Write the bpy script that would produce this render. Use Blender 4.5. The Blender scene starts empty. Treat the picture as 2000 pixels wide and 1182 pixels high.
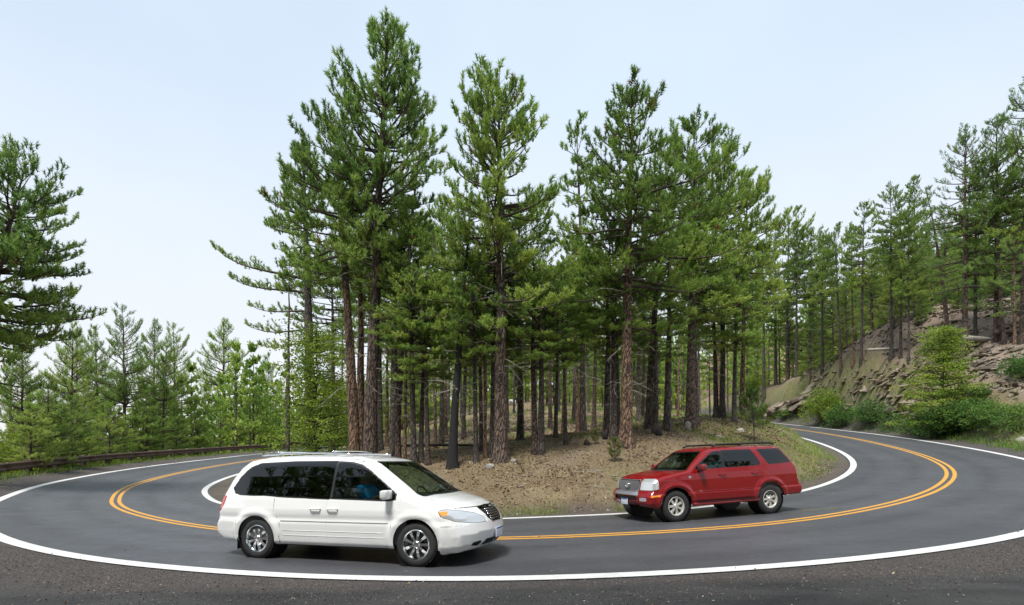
import bpy, bmesh, math, random
import numpy as np
from mathutils import Matrix, Vector

SC = bpy.context.scene
COL = SC.collection
R = math.radians

# ------------------------------------------------------------------ camera
cam_data = bpy.data.cameras.new('camera')
cam_data.sensor_width = 36.0
cam_data.lens = 18.0
cam_data.shift_y = 0.1323
cam_data.clip_start = 0.1
cam_data.clip_end = 4000
cam = bpy.data.objects.new('camera', cam_data)
cam.location = (0, 0, 2.0)
cam.rotation_euler = (R(90), 0, 0)
COL.objects.link(cam)
SC.camera = cam

# ------------------------------------------------------------------ light
SUN_EL, SUN_AZ = 64.0, 205.0          # sun high behind the camera, veiled by cloud
world = bpy.data.worlds.new('World')
SC.world = world
world.use_nodes = True
wn = world.node_tree
wn.nodes.clear()
w_out = wn.nodes.new('ShaderNodeOutputWorld')
w_mix = wn.nodes.new('ShaderNodeMixShader')
w_sky = wn.nodes.new('ShaderNodeTexSky')
w_sky.sky_type = 'NISHITA'
w_sky.sun_disc = False
w_sky.sun_elevation = R(SUN_EL)
w_sky.sun_rotation = R(SUN_AZ)
w_sky.air_density = 1.0
w_sky.dust_density = 2.0
w_b1 = wn.nodes.new('ShaderNodeBackground')
w_b1.inputs[1].default_value = 0.067
w_b2 = wn.nodes.new('ShaderNodeBackground')
w_b2.inputs[1].default_value = 0.56
w_tc = wn.nodes.new('ShaderNodeTexCoord')
w_sep = wn.nodes.new('ShaderNodeSeparateXYZ')
w_ramp = wn.nodes.new('ShaderNodeValToRGB')
w_ramp.color_ramp.elements[0].position = 0.0
w_ramp.color_ramp.elements[0].color = (0.98, 0.975, 0.985, 1)
w_ramp.color_ramp.elements[1].position = 0.55
w_ramp.color_ramp.elements[1].color = (0.70, 0.82, 0.96, 1)
w_noise = wn.nodes.new('ShaderNodeTexNoise')
w_noise.inputs['Scale'].default_value = 1.6
w_noise.inputs['Detail'].default_value = 3
w_mr = wn.nodes.new('ShaderNodeMapRange')
w_mr.inputs[1].default_value = 0.35
w_mr.inputs[2].default_value = 0.65
w_mr.inputs[3].default_value = 0.74
w_mr.inputs[4].default_value = 0.90
L = wn.links
L.new(w_tc.outputs['Generated'], w_sep.inputs[0])
L.new(w_sep.outputs['Z'], w_ramp.inputs[0])
L.new(w_tc.outputs['Generated'], w_noise.inputs['Vector'])
L.new(w_noise.outputs[0], w_mr.inputs[0])
L.new(w_mr.outputs[0], w_mix.inputs[0])
L.new(w_sky.outputs[0], w_b1.inputs[0])
L.new(w_ramp.outputs[0], w_b2.inputs[0])
L.new(w_b1.outputs[0], w_mix.inputs[1])
L.new(w_b2.outputs[0], w_mix.inputs[2])
L.new(w_mix.outputs[0], w_out.inputs[0])

sun_data = bpy.data.lights.new('sun', 'SUN')
sun_data.energy = 2.4
sun_data.angle = R(14)
sun_data.color = (1.0, 0.965, 0.91)
sun = bpy.data.objects.new('sun', sun_data)
_d = Vector((math.sin(R(SUN_AZ)) * math.cos(R(SUN_EL)), math.cos(R(SUN_AZ)) * math.cos(R(SUN_EL)), math.sin(R(SUN_EL))))
sun.rotation_euler = _d.to_track_quat('Z', 'Y').to_euler()
sun.location = _d * 60
COL.objects.link(sun)

SC.view_settings.view_transform = 'Standard'
SC.view_settings.look = 'None'
SC.view_settings.gamma = 1.0
SC.view_settings.exposure = 1.05
SC.view_settings.use_curve_mapping = False
SC.render.engine = 'CYCLES'
SC.cycles.max_bounces = 10
SC.cycles.diffuse_bounces = 6
SC.cycles.glossy_bounces = 3
SC.cycles.transmission_bounces = 6
SC.cycles.transparent_max_bounces = 12
SC.cycles.use_denoising = True
SC.cycles.sample_clamp_indirect = 6.0

# ------------------------------------------------------------------ object helpers
def tag(o, label=None, cat=None, group=None, kind=None):
    if label: o['label'] = label
    if cat: o['category'] = cat
    if group: o['group'] = group
    if kind: o['kind'] = kind
    return o

def root(name, loc, label, cat, group=None, rz=0.0):
    o = bpy.data.objects.new(name, None)
    o.empty_display_size = 0.3
    o.location = loc
    o.rotation_euler = (0, 0, rz)
    COL.objects.link(o)
    return tag(o, label, cat, group)

def mesh_np(name, V, F, smooth=False, attrs=None):
    """V (n,3) array, F (m,3) or (m,4) int array -> mesh datablock"""
    V = np.asarray(V, np.float32); F = np.asarray(F, np.int32)
    me = bpy.data.meshes.new(name)
    k = F.shape[1]
    me.vertices.add(len(V)); me.vertices.foreach_set('co', V.ravel())
    me.loops.add(F.size); me.loops.foreach_set('vertex_index', F.ravel())
    me.polygons.add(len(F))
    me.polygons.foreach_set('loop_start', np.arange(0, F.size, k, dtype=np.int32))
    me.polygons.foreach_set('loop_total', np.full(len(F), k, np.int32))
    if smooth:
        me.polygons.foreach_set('use_smooth', np.ones(len(F), bool))
    me.update(calc_edges=True)
    me.validate()
    for an, av in (attrs or {}).items():
        a = me.attributes.new(an, 'FLOAT', 'POINT')
        a.data.foreach_set('value', np.asarray(av, np.float32))
    return me

def put(name, me, mat=None, parent=None, loc=None, rot=None, scale=None):
    o = bpy.data.objects.new(name, me)
    if mat is not None and me is not None and len(me.materials) == 0:
        for m in (mat if isinstance(mat, (list, tuple)) else [mat]):
            me.materials.append(m)
    if parent is not None: o.parent = parent
    if loc is not None: o.location = loc
    if rot is not None: o.rotation_euler = rot
    if scale is not None: o.scale = scale if hasattr(scale, '__len__') else (scale,) * 3
    COL.objects.link(o)
    return o

def copy_tree(o, parent=None):
    c = o.copy(); COL.objects.link(c); c.parent = parent
    for ch in list(o.children): copy_tree(ch, c)
    return c

class MB:
    """collects pieces of triangles/quads as one mesh"""
    def __init__(s): s.v = []; s.f = []; s.n = 0
    def add(s, V, F):
        V = np.asarray(V, float)
        s.v.append(V)
        for f in F: s.f.append(tuple(int(i) + s.n for i in f))
        s.n += len(V)
    def box(s, c, size, rot=None, taper=1.0):
        x, y, z = [a / 2 for a in size]
        V = np.array([(-x, -y, -z), (x, -y, -z), (x, y, -z), (-x, y, -z), (-x * taper, -y * taper, z), (x * taper, -y * taper, z), (x * taper, y * taper, z), (-x * taper, y * taper, z)])
        if rot is not None: V = V @ np.array(Matrix(rot) if not hasattr(rot, 'to_matrix') else rot.to_matrix()).T
        s.add(V + np.array(c), [(0, 3, 2, 1), (4, 5, 6, 7), (0, 1, 5, 4), (1, 2, 6, 5), (2, 3, 7, 6), (3, 0, 4, 7)])
    def tube(s, P, r, n=8, cap=True):
        P = np.asarray(P, float); r = np.broadcast_to(np.asarray(r, float), (len(P),))
        V, F = tube_np(P, r, n)
        F = [tuple(f) for f in F]
        if cap:
            F.append(tuple(range(n - 1, -1, -1))); F.append(tuple(range(len(V) - n, len(V))))
        s.add(V, F)
    def lathe(s, prof, n=32, axis='y', c=(0, 0, 0), a0=0, a1=2 * math.pi):
        full = abs(a1 - a0 - 2 * math.pi) < 1e-6
        A = np.linspace(a0, a1, n, endpoint=not full)
        V = []
        for a in A:
            for (rr, h) in prof:
                if axis == 'y': V.append((rr * math.cos(a), h, rr * math.sin(a)))
                else: V.append((rr * math.cos(a), rr * math.sin(a), h))
        m = len(prof); F = []
        for i in range(n if full else n - 1):
            j = (i + 1) % n
            for k in range(m - 1):
                F.append((i * m + k, j * m + k, j * m + k + 1, i * m + k + 1))
        s.add(np.array(V) + np.array(c), F)
    def build(s, name, mat=None, parent=None, smooth=False, bevel=0, **kw):
        me = bpy.data.meshes.new(name)
        me.from_pydata(np.vstack(s.v).tolist(), [], s.f)
        if smooth: me.polygons.foreach_set('use_smooth', [True] * len(me.polygons))
        me.update()
        if bevel:
            bm = bmesh.new(); bm.from_mesh(me)
            bmesh.ops.bevel(bm, geom=list(bm.edges), offset=bevel, segments=2, affect='EDGES', profile=0.6, clamp_overlap=True)
            bm.to_mesh(me); bm.free()
            me.polygons.foreach_set('use_smooth', [True] * len(me.polygons)); me.update()
        return put(name, me, mat, parent, **kw)

def tube_np(P, r, n):
    T = np.gradient(P, axis=0); T /= np.linalg.norm(T, axis=1)[:, None] + 1e-9
    up = np.array([0, 0, 1.0]) if abs(T[:, 2]).mean() < 0.8 else np.array([1.0, 0, 0])
    A = np.cross(T, up); A /= np.linalg.norm(A, axis=1)[:, None] + 1e-9
    B = np.cross(T, A)
    th = np.arange(n) * 2 * np.pi / n
    V = P[:, None, :] + r[:, None, None] * (np.cos(th)[None, :, None] * A[:, None, :] + np.sin(th)[None, :, None] * B[:, None, :])
    m = len(P)
    i = np.arange(m - 1)[:, None] * n; k = np.arange(n)[None, :]
    k2 = (k + 1) % n
    F = np.stack([i + k, i + k2, i + n + k2, i + n + k], -1).reshape(-1, 4)
    return V.reshape(-1, 3), F

def vnoise(x, y, seed=0, z=0.0):
    """smooth value noise in 0..1"""
    x = np.asarray(x, float); y = np.asarray(y, float)
    xi = np.floor(x).astype(np.int64); yi = np.floor(y).astype(np.int64)
    fx = x - xi; fy = y - yi
    fx = fx * fx * (3 - 2 * fx); fy = fy * fy * (3 - 2 * fy)
    def h(a, b):
        n = (a * 374761393 + b * 668265263 + seed * 69069 + 12345) & 0x7fffffff
        n = ((n ^ (n >> 13)) * 1274126177) & 0x7fffffff
        return ((n ^ (n >> 16)) & 0xffff) / 65535.0
    a = h(xi, yi); b = h(xi + 1, yi); c = h(xi, yi + 1); d = h(xi + 1, yi + 1)
    return (a * (1 - fx) + b * fx) * (1 - fy) + (c * (1 - fx) + d * fx) * fy

def fbm(x, y, seed=0, o=4):
    s = 0; a = 0.5
    for k in range(o):
        s = s + a * vnoise(x * 2 ** k, y * 2 ** k, seed + k * 7); a *= 0.5
    return s

def sstep(a, b, x):
    t = np.clip((np.asarray(x, float) - a) / (b - a), 0, 1)
    return t * t * (3 - 2 * t)

# ------------------------------------------------------------------ material helpers
class NT:
    def __init__(s, name):
        s.m = bpy.data.materials.new(name); s.m.use_nodes = True
        s.t = s.m.node_tree; s.t.nodes.clear()
        s.out = s.t.nodes.new('ShaderNodeOutputMaterial')
    def n(s, typ, **kw):
        nd = s.t.nodes.new('ShaderNode' + typ)
        for k, v in kw.items():
            if hasattr(nd, k): setattr(nd, k, v)
            else: s.set(nd, k, v)
        return nd
    def set(s, nd, k, v):
        sk = nd.inputs[int(k[1:])] if k[0] == 'i' and k[1:].isdigit() else nd.inputs[k.replace('_', ' ')]
        if isinstance(v, bpy.types.NodeSocket): s.t.links.new(v, sk)
        else:
            if hasattr(sk.default_value, '__len__') and hasattr(v, '__len__') and len(v) == 3 and len(sk.default_value) == 4: v = (*v, 1)
            sk.default_value = v
    def noise(s, scale, detail=4, rough=0.55, vec=None, dist=0):
        nd = s.n('TexNoise'); nd.inputs['Scale'].default_value = scale
        nd.inputs['Detail'].default_value = detail; nd.inputs['Roughness'].default_value = rough
        nd.inputs['Distortion'].default_value = dist
        if vec is not None: s.t.links.new(vec, nd.inputs['Vector'])
        return nd.outputs[0]
    def ramp(s, fac, stops):
        nd = s.n('ValToRGB'); cr = nd.color_ramp
        while len(cr.elements) < len(stops): cr.elements.new(0.5)
        for e, (p, c) in zip(cr.elements, stops):
            e.position = p; e.color = (*c, 1) if hasattr(c, '__len__') else (c, c, c, 1)
        s.t.links.new(fac, nd.inputs[0]); return nd.outputs[0]
    def mix(s, fac, a, b, mode='MIX'):
        nd = s.n('Mix'); nd.data_type = 'RGBA'; nd.blend_type = mode
        for sk, v in ((nd.inputs[0], fac), (nd.inputs[6], a), (nd.inputs[7], b)):
            if isinstance(v, bpy.types.NodeSocket): s.t.links.new(v, sk)
            else: sk.default_value = v if not hasattr(v, '__len__') else ((*v, 1) if len(v) == 3 else v)
        return nd.outputs[2]
    def math(s, op, a, b=0.0, clamp=False):
        nd = s.n('Math'); nd.operation = op; nd.use_clamp = clamp
        for sk, v in ((nd.inputs[0], a), (nd.inputs[1], b)):
            if isinstance(v, bpy.types.NodeSocket): s.t.links.new(v, sk)
            else: sk.default_value = v
        return nd.outputs[0]
    def mr(s, v, a, b, c=0.0, d=1.0):
        nd = s.n('MapRange')
        s.t.links.new(v, nd.inputs[0])
        for i, q in enumerate((a, b, c, d)): nd.inputs[i + 1].default_value = q
        return nd.outputs[0]
    def attr(s, name):
        nd = s.n('Attribute'); nd.attribute_name = name; return nd.outputs['Fac']
    def coord(s, scale=None, kind='Object'):
        tc = s.n('TexCoord'); o = tc.outputs[kind]
        if scale is not None:
            mp = s.n('Mapping'); mp.inputs['Scale'].default_value = scale; s.t.links.new(o, mp.inputs[0]); o = mp.outputs[0]
        return o
    def bump(s, h, strength=0.5, dist=0.02):
        nd = s.n('Bump'); nd.inputs['Strength'].default_value = strength; nd.inputs['Distance'].default_value = dist
        s.t.links.new(h, nd.inputs['Height']); return nd.outputs[0]
    def pbr(s, col, rough=0.6, metal=0.0, normal=None, **kw):
        b = s.n('BsdfPrincipled')
        s.set(b, 'Base Color', col); s.set(b, 'Roughness', rough); s.set(b, 'Metallic', metal)
        if normal is not None: s.t.links.new(normal, b.inputs['Normal'])
        for k, v in kw.items(): s.set(b, k, v)
        s.t.links.new(b.outputs[0], s.out.inputs[0]); return s.m

def plain(name, col, rough=0.5, metal=0.0, var=0.0, **kw):
    n = NT(name)
    c = col
    if var:
        nz = n.noise(9, 3, vec=n.coord())
        c = n.mix(n.mr(nz, 0.3, 0.7, 0, 1), tuple(a * (1 - var) for a in col), tuple(min(1, a * (1 + var)) for a in col))
    return n.pbr(c, rough, metal, **kw)
# ------------------------------------------------------------------ the road and the lie of the land
# x, y (depth), height, crossfall, half width
RCP = np.array([
 (-27.5, 128, 2.2, .02, 3.28), (-27.6, 108, 1.3, .03, 3.28), (-27.2, 90, .65, .045, 3.28),
 (-26.386, 71.974, 0.188, 0.052, 3.28), (-25.176, 52.931, -0.078, 0.056, 3.276), (-23.093, 38.103, -0.274, 0.07, 3.278),
 (-19.773, 27.244, -0.386, 0.075, 3.22), (-15.171, 19.587, -0.369, 0.069, 3.199), (-10.092, 14.318, -0.222, 0.057, 3.298),
 (-4.705, 10.875, -0.056, 0.049, 3.316), (0.746, 9.889, 0.089, 0.042, 3.343), (6.963, 11.45, 0.241, 0.053, 3.328),
 (13.589, 16.233, 0.471, 0.051, 3.274), (19.266, 23.003, 0.865, 0.024, 3.272), (24.089, 32.807, 1.495, 0.018, 3.284),
 (28.243, 45.619, 2.342, 0.01, 3.279), (31.095, 60.807, 3.388, 0.002, 3.268), (33.248, 76.926, 4.614, 0.002, 3.269),
 (36.305, 92.533, 6.004, 0.006, 3.273), (38.9, 107, 7.25, .01, 3.27), (38.2, 122, 8.4, .0, 3.27), (33, 135, 9.3, 0, 3.27), (22, 146, 10.2, 0, 3.27)], float)

def catmull(cp, n):
    P = np.vstack([2 * cp[0] - cp[1], cp, 2 * cp[-1] - cp[-2]]); out = []
    t = np.linspace(0, 1, n, endpoint=False)[:, None]
    for i in range(1, len(P) - 2):
        p0, p1, p2, p3 = P[i - 1], P[i], P[i + 1], P[i + 2]
        out.append(.5 * ((2 * p1) + (-p0 + p2) * t + (2 * p0 - 5 * p1 + 4 * p2 - p3) * t * t + (-p0 + 3 * p1 - 3 * p2 + p3) * t ** 3))
    out.append(P[-2][None]); return np.vstack(out)

RS = catmull(RCP, 26)
_d = np.gradient(RS[:, :2], axis=0); _d /= np.linalg.norm(_d, axis=1)[:, None]
RN = np.stack([_d[:, 1], -_d[:, 0]], 1)            # points to the outside of the bend
RL = np.r_[0, np.cumsum(np.linalg.norm(np.diff(RS[:, :2], axis=0), axis=1))]

def road_at(x, y):
    """signed lateral offset (outside +), height of the road surface there, index"""
    x = np.atleast_1d(np.asarray(x, float)).ravel(); y = np.atleast_1d(np.asarray(y, float)).ravel()
    off = np.empty(len(x)); z = np.empty(len(x)); idx = np.empty(len(x), int)
    for a in range(0, len(x), 20000):
        X = x[a:a + 20000]; Y = y[a:a + 20000]
        D = (X[:, None] - RS[None, :, 0]) ** 2 + (Y[:, None] - RS[None, :, 1]) ** 2
        k = D.argmin(1)
        dx = X - RS[k, 0]; dy = Y - RS[k, 1]
        s = dx * RN[k, 0] + dy * RN[k, 1]
        d = np.sqrt(D[np.arange(len(k)), k])
        along = dx * (-RN[k, 1]) + dy * RN[k, 0]
        k2 = np.clip(k + np.sign(along).astype(int), 0, len(RS) - 1)
        seg = np.abs(RL[k2] - RL[k]) + 1e-6
        t = np.clip(np.abs(along) / seg, 0, 1)
        zc = RS[k, 2] * (1 - t) + RS[k2, 2] * t; bk = RS[k, 3] * (1 - t) + RS[k2, 3] * t
        o = np.sign(s) * np.where(np.abs(along) > seg * 1.5, d, np.abs(s))
        off[a:a + 20000] = o; z[a:a + 20000] = zc + bk * np.clip(s, -4.6, 4.6); idx[a:a + 20000] = k
    return off, z, idx

def W3(px, py, d):
    return ((px - 1000) / 1000 * d, d, 2 - (py - 855.5) / 1000 * d)

_T = [W3(*p) for p in [
 # mound crest inside the bend
 (850, 917, 17.3), (915, 910, 17.2), (980, 903, 17.6), (1060, 886, 18.3), (1130, 875, 18.8), (1200, 862, 19.4), (1290, 846, 21), (1390, 826, 24.5), (1450, 822, 28), (1500, 826, 32), (1550, 848, 33), (1605, 876, 27),
 (1000, 960, 15.4), (1150, 935, 15.8), (1300, 910, 16.8), (1450, 885, 19.5), (1550, 895, 21.5),
 # forest floor behind it
 (850, 885, 24), (850, 855, 33), (830, 832, 43), (930, 868, 24), (1000, 850, 30), (1000, 829, 40), (1000, 806, 58), (1000, 785, 90),
 (1100, 850, 26), (1200, 837, 28), (1200, 812, 46), (1290, 826, 32), (1350, 812, 45), (1400, 816, 48), (1460, 829, 44), (1390, 812, 66), (1300, 795, 75), (1200, 790, 90),
 (740, 905, 20), (700, 915, 24), (740, 880, 33), (640, 915, 28), (600, 900, 45), (700, 868, 60), (760, 860, 48), (760, 845, 70), (640, 880, 60), (560, 945, 24), (800, 830, 90), (700, 845, 120), (900, 800, 90),
 # hillside above the right-hand bend
 (1604, 826, 55), (1700, 838, 44.5), (1800, 853, 36.5), (1900, 871, 30.5), (2000, 888, 26.5), (2150, 900, 22),
 (1520, 800, 68), (1500, 772, 78), (1560, 745, 70), (1600, 735, 63), (1650, 724, 57), (1700, 710, 53), (1800, 692, 48), (1900, 680, 43), (2000, 670, 40), (2200, 660, 36),
 (1600, 780, 59), (1700, 775, 49), (1800, 770, 42.5), (1900, 773, 37), (2000, 775, 33), (2200, 770, 30),
 (1560, 742, 100), (1700, 696, 75), (1800, 668, 70), (1900, 645, 65), (2000, 622, 62), (2300, 600, 55), (1450, 765, 120), (1350, 780, 150), (1700, 670, 120), (1900, 610, 110), (2100, 570, 110),
 ]]
_T += [(0, 0, .22), (-8, 0, .1), (8, 0, .3), (-8, 6, .0), (8, 6, .35), (0, 5, .2), (0, -12, .3), (-20, -10, 0), (20, -10, .8), (0, -40, 2), (-40, -40, 0), (40, -40, 3), (-15, 8, -.3), (16, 8, .6), (24, 8, 1.2), (30, 0, 2), (34, 12, 4),
       (-23, 15, -.6), (-27, 22, -.7), (-30, 16, -3), (-36, 25, -4), (-38, 40, -4.5), (-30.5, 45, -1), (-33, 60, -1.2), (-34, 75, -1), (-45, 60, -7), (-50, 30, -8), (-60, 80, -11), (-60, 10, -8), (-40, 100, -3), (-90, 60, -18), (-90, 120, -22),
       (0, 150, 15), (60, 150, 24), (120, 120, 36), (110, 60, 30), (70, 30, 18), (60, 0, 10), (-60, 150, -8), (-120, 0, -20), (-120, 200, -26), (0, 220, 20), (100, 220, 34), (200, 200, 45), (200, 0, 30), (-200, 200, -30), (-200, 0, -30), (0, 400, 20), (-200, 400, -25), (200, 400, 40), (0, -100, 4), (100, -100, 12), (-100, -100, -8)]
_T = np.array(_T, float)
def _tk(r2): return 0.5 * r2 * np.log(r2 + 1e-9)
_P = _T[:, :2] / 50.0
_K = _tk(((_P[:, None] - _P[None]) ** 2).sum(-1)) + 2e-5 * np.eye(len(_P))
_Q = np.c_[np.ones(len(_P)), _P]
_A = np.block([[_K, _Q], [_Q.T, np.zeros((3, 3))]])
_S = np.linalg.solve(_A, np.r_[_T[:, 2], 0, 0, 0])

def tps(x, y):
    q = np.c_[x, y] / 50.0; out = np.empty(len(q))
    for a in range(0, len(q), 20000):
        b = q[a:a + 20000]
        out[a:a + 20000] = _tk(((b[:, None] - _P[None]) ** 2).sum(-1)) @ _S[:len(_P)] + _S[-3] + b @ _S[-2:]
    return out

def ground(x, y, full=False):
    shp = np.shape(x)
    x = np.atleast_1d(np.asarray(x, float)).ravel(); y = np.atleast_1d(np.asarray(y, float)).ravel()
    off, rz, idx = road_at(x, y)
    base = tps(np.clip(x, -210, 210), np.clip(y, -110, 410))
    a = np.abs(off)
    front = sstep(9.5, 7.0, y) * sstep(-11, -9, x) * sstep(13, 11, x)         # lay-by the camera stands on
    out = off > 0
    t_in = sstep(3.7, 6.0, a); t_out = sstep(4.6, 8.0, a)
    t = np.where(out, t_out, t_in)
    bumps = (fbm(x / 1.9, y / 1.9, 3) - .47) * .45 + (fbm(x / .45, y / .45, 9, 3) - .44) * .13
    big = (fbm(x / 14, y / 14, 5) - .47) * 2.2 * sstep(35, 90, np.hypot(x, y))
    rock = sstep(12, 20, x) * sstep(1.0, 3.5, off - 4) * out * sstep(0, 6, y)
    ledge = (np.abs((fbm((x + .6 * y) / 2.6, (base * 1.6 + y * .05), 21, 3) - .45)) * 1.5) * rock * sstep(60, 45, np.hypot(x - 36, y - 46) * 1.0)
    land = base + bumps * (1 - front * .9) * sstep(5, 9, np.hypot(x, y)) + big + ledge
    berm = np.exp(-((off - 5.5) / 1.2) ** 2) * .22 * out * (x < -9)
    z = (rz - .012) * (1 - t) + land * t + berm
    if full: return z, off, rz, idx, front
    return z.reshape(shp) if shp else float(z[0])

def hit(px, py, d0=8, d1=220):
    """where the sight line through a picture point meets the ground"""
    d = np.concatenate([np.arange(d0, 60, .1), np.arange(60, d1, .5)])
    x = (px - 1000) / 1000 * d; zr = 2 - (py - 855.5) / 1000 * d
    g = ground(x, d)
    k = np.nonzero(g >= zr)[0]
    k = k[0] if len(k) else len(d) - 1
    return float(x[k]), float(d[k]), float(g[k])

def spot(px, d):
    x = (px - 1000) / 1000 * d
    return x, d, ground(x, d)

# ---- materials of the ground
n = NT('ground_soil')
co = n.coord()
g_grass, g_grav, g_lay, g_dirt, g_dip = n.attr('grass'), n.attr('gravel'), n.attr('layby'), n.attr('dirt'), n.attr('litter')
n1 = n.noise(1.3, 5, vec=co); n2 = n.noise(14, 5, .7, vec=co); n3 = n.noise(60, 4, .75, vec=co); n4 = n.noise(190, 2, .6, vec=co)
litter = n.mix(n.mr(n2, .35, .65), (.095, .067, .038), (.245, .185, .105))
litter = n.mix(n.mr(n1, .5, .7, 0, .55), litter, (.12, .07, .04))
litter = n.mix(n.mr(n.noise(.7, 4, .6, vec=n.coord((1, 1.6, 1))), .52, .68, 0, .6), litter, (.30, .255, .14))
litter = n.mix(n.mr(n3, .55, .75), litter, (.33, .24, .15))
litter = n.mix(n.mr(n3, .42, .3), litter, (.045, .028, .018))
soil = n.mix(n.mr(n2, .3, .7), (.15, .105, .07), (.30, .235, .175))
soil = n.mix(n.mr(n1, .5, .66, 0, .6), soil, (.20, .18, .155))
grassc = n.mix(n.mr(n2, .3, .7), (.10, .125, .03), (.25, .235, .09))
patch = n.math('MULTIPLY', n.mr(n1, .42, .62), 1.0)
c = n.mix(g_dirt, litter, soil)
c = n.mix(n.math('MULTIPLY', g_grass, n.mr(n1, .3, .55), clamp=True), c, grassc)
vor = n.n('TexVoronoi'); vor.inputs['Scale'].default_value = 75
n.t.links.new(co, vor.inputs['Vector'])
grav = n.mix(n.mr(n4, .3, .7), (.035, .030, .029), (.085, .074, .068))
grav = n.mix(n.mr(vor.outputs['Color'], .72, .95), grav, (.24, .20, .17))
grav = n.mix(n.mr(n1, .55, .7), grav, (.06, .05, .045))
c = n.mix(g_grav, c, grav)
nl = n.noise(.55, 5, .6, vec=n.coord((1, 2.2, 1)), dist=.5)
lay = n.mix(n.mr(nl, .35, .65), (.018, .018, .019), (.058, .057, .056))
lay = n.mix(n.mr(n4, .6, .8), lay, (.075, .072, .07))
c = n.mix(g_lay, c, lay)
hh = n.math('ADD', n.math('MULTIPLY', n3, .6), n.math('MULTIPLY', n2, 1.0))
M_GROUND = n.pbr(c, .92, normal=n.bump(hh, .8, .06))

n = NT('road_asphalt')
co = n.coord(); lat = n.attr('lateral')
n1 = n.noise(.35, 4, vec=co); n2 = n.noise(3.2, 5, .7, vec=co); n3 = n.noise(230, 2, .6, vec=co); n5 = n.noise(70, 3, .7, vec=co)
vor = n.n('TexVoronoi'); vor.inputs['Scale'].default_value = 120; n.t.links.new(co, vor.inputs['Vector'])
base = n.mix(n.mr(n1, .35, .65), (.062, .065, .074), (.084, .088, .102))
base = n.mix(n.mr(n2, .35, .7, 0, .5), base, (.042, .042, .046))
stk = n.noise(1.0, 4, .65, vec=n.coord((.25, 5, 1)))
base = n.mix(n.mr(stk, .5, .7, 0, .35), base, (.038, .038, .041))
blot = n.noise(.9, 5, .7, vec=co, dist=.6)
base = n.mix(n.mr(blot, .6, .72, 0, .45), base, (.10, .10, .108))
base = n.mix(n.mr(n3, .5, .8, 0, .8), base, (.16, .155, .15))
base = n.mix(n.mr(n5, .5, .3, 0, .6), base, (.022, .022, .023))
la = n.math('ABSOLUTE', lat)
tr = n.n('ValToRGB'); cr = tr.color_ramp
st = [(0, 0), (.16, .0), (.26, .55), (.36, .1), (.5, .0), (.62, .6), (.72, .35), (.82, .0), (1, 0)]
while len(cr.elements) < len(st): cr.elements.new(.5)
for e, (p, v) in zip(cr.elements, st): e.position = p; e.color = (v, v, v, 1)
n.t.links.new(n.math('DIVIDE', la, 4.0), tr.inputs[0])
wob = n.mr(n.noise(.9, 3, vec=co), .35, .65, .2, 1)
base = n.mix(n.math('MULTIPLY', tr.outputs[0], wob), base, (.030, .030, .033))
edge = n.mr(la, 2.9, 3.7)
base = n.mix(n.math('MULTIPLY', edge, n.mr(n5, .35, .65, .2, 1)), base, (.026, .024, .023))
M_ROAD = n.pbr(base, n.mr(n2, .3, .7, .42, .55), normal=n.bump(n.math('ADD', n5, n3), .35, .006))

def paint(name, ca, cb):
    n = NT(name); co = n.coord()
    w = n.noise(160, 3, .7, vec=co); w2 = n.noise(6, 4, .7, vec=co)
    c = n.mix(n.mr(w2, .35, .7), ca, cb)
    c = n.mix(n.mr(n.math('ADD', n.math('MULTIPLY', w, .7), n.math('MULTIPLY', w2, .4)), .70, .80, 0, .8), c, (.12, .12, .12))
    return n.pbr(c, .65)
M_WHITE = paint('road_paint_white', (.64, .64, .62), (.50, .50, .485))
M_YELLOW = paint('road_paint_yellow', (.62, .31, .04), (.50, .25, .045))

# ---- terrain sheet
def axis(lo, hi, n, c, s):
    a = np.arcsinh((lo - c) / s); b = np.arcsinh((hi - c) / s)
    return c + s * np.sinh(np.linspace(a, b, n))
gx = axis(-900, 900, 350, 1, 14); gy = axis(-300, 1500, 350, 15, 13)
GX, GY = np.meshgrid(gx, gy)
Z, OFF, RZ, IDX, FR = ground(GX.ravel(), GY.ravel(), True)
X = GX.ravel(); Y = GY.ravel()
far = sstep(230, 600, np.hypot(X, Y - 20))
nr, nc = GX.shape
I = (np.arange(nr - 1)[:, None] * nc + np.arange(nc - 1)[None, :]).ravel()
F = np.c_[I, I + 1, I + nc + 1, I + nc]
outer = OFF > 0; A_ = np.abs(OFF)
fb = fbm(X / 3.1, Y / 3.1, 31); fb2 = fbm(X / .9, Y / .9, 41)
inner_verge = (~outer) * sstep(6.2, 4.6, A_ + (fb - .5) * 3) * sstep(3.8, 4.4, A_) * sstep(2, 4.5, X)
left_verge = outer * (X < -12) * sstep(4.6, 5.6, A_ + (fb2 - .5)) * sstep(20, 9, A_)
right_verge = outer * (X > 12) * sstep(4.4, 5.2, A_ + (fb2 - .5)) * sstep(8.2, 6.4, A_ + (fb - .5) * 2)
meadow = (~outer) * sstep(.50, .62, fb) * .55 * sstep(15, 20, Y)
rt = sstep(24, 33, X) * sstep(.5, .65, fb) * .1 * outer
grass = np.clip(inner_verge + left_verge + right_verge + meadow + rt, 0, 1)
dirt = outer * (X > 12) * sstep(7, 9, A_) * sstep(26, 18, A_) * sstep(90, 60, Y) + (~outer) * sstep(.5, .65, fb2) * .5
gravel = np.clip(outer * sstep(7.0, 5.2, A_ + (fb2 - .5) * 1.1) * (1 - FR * 0) + (~outer) * sstep(4.9, 4.2, A_ + (fb2 - .5) * .6) * .8, 0, 1)
layby = FR * outer * sstep(4.15, 4.75, A_ + (fb2 - .47) * 1.5 - .1 * np.abs(X / 10)) + (Y < 6) * (np.hypot(X, Y) < 14) * outer
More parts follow.
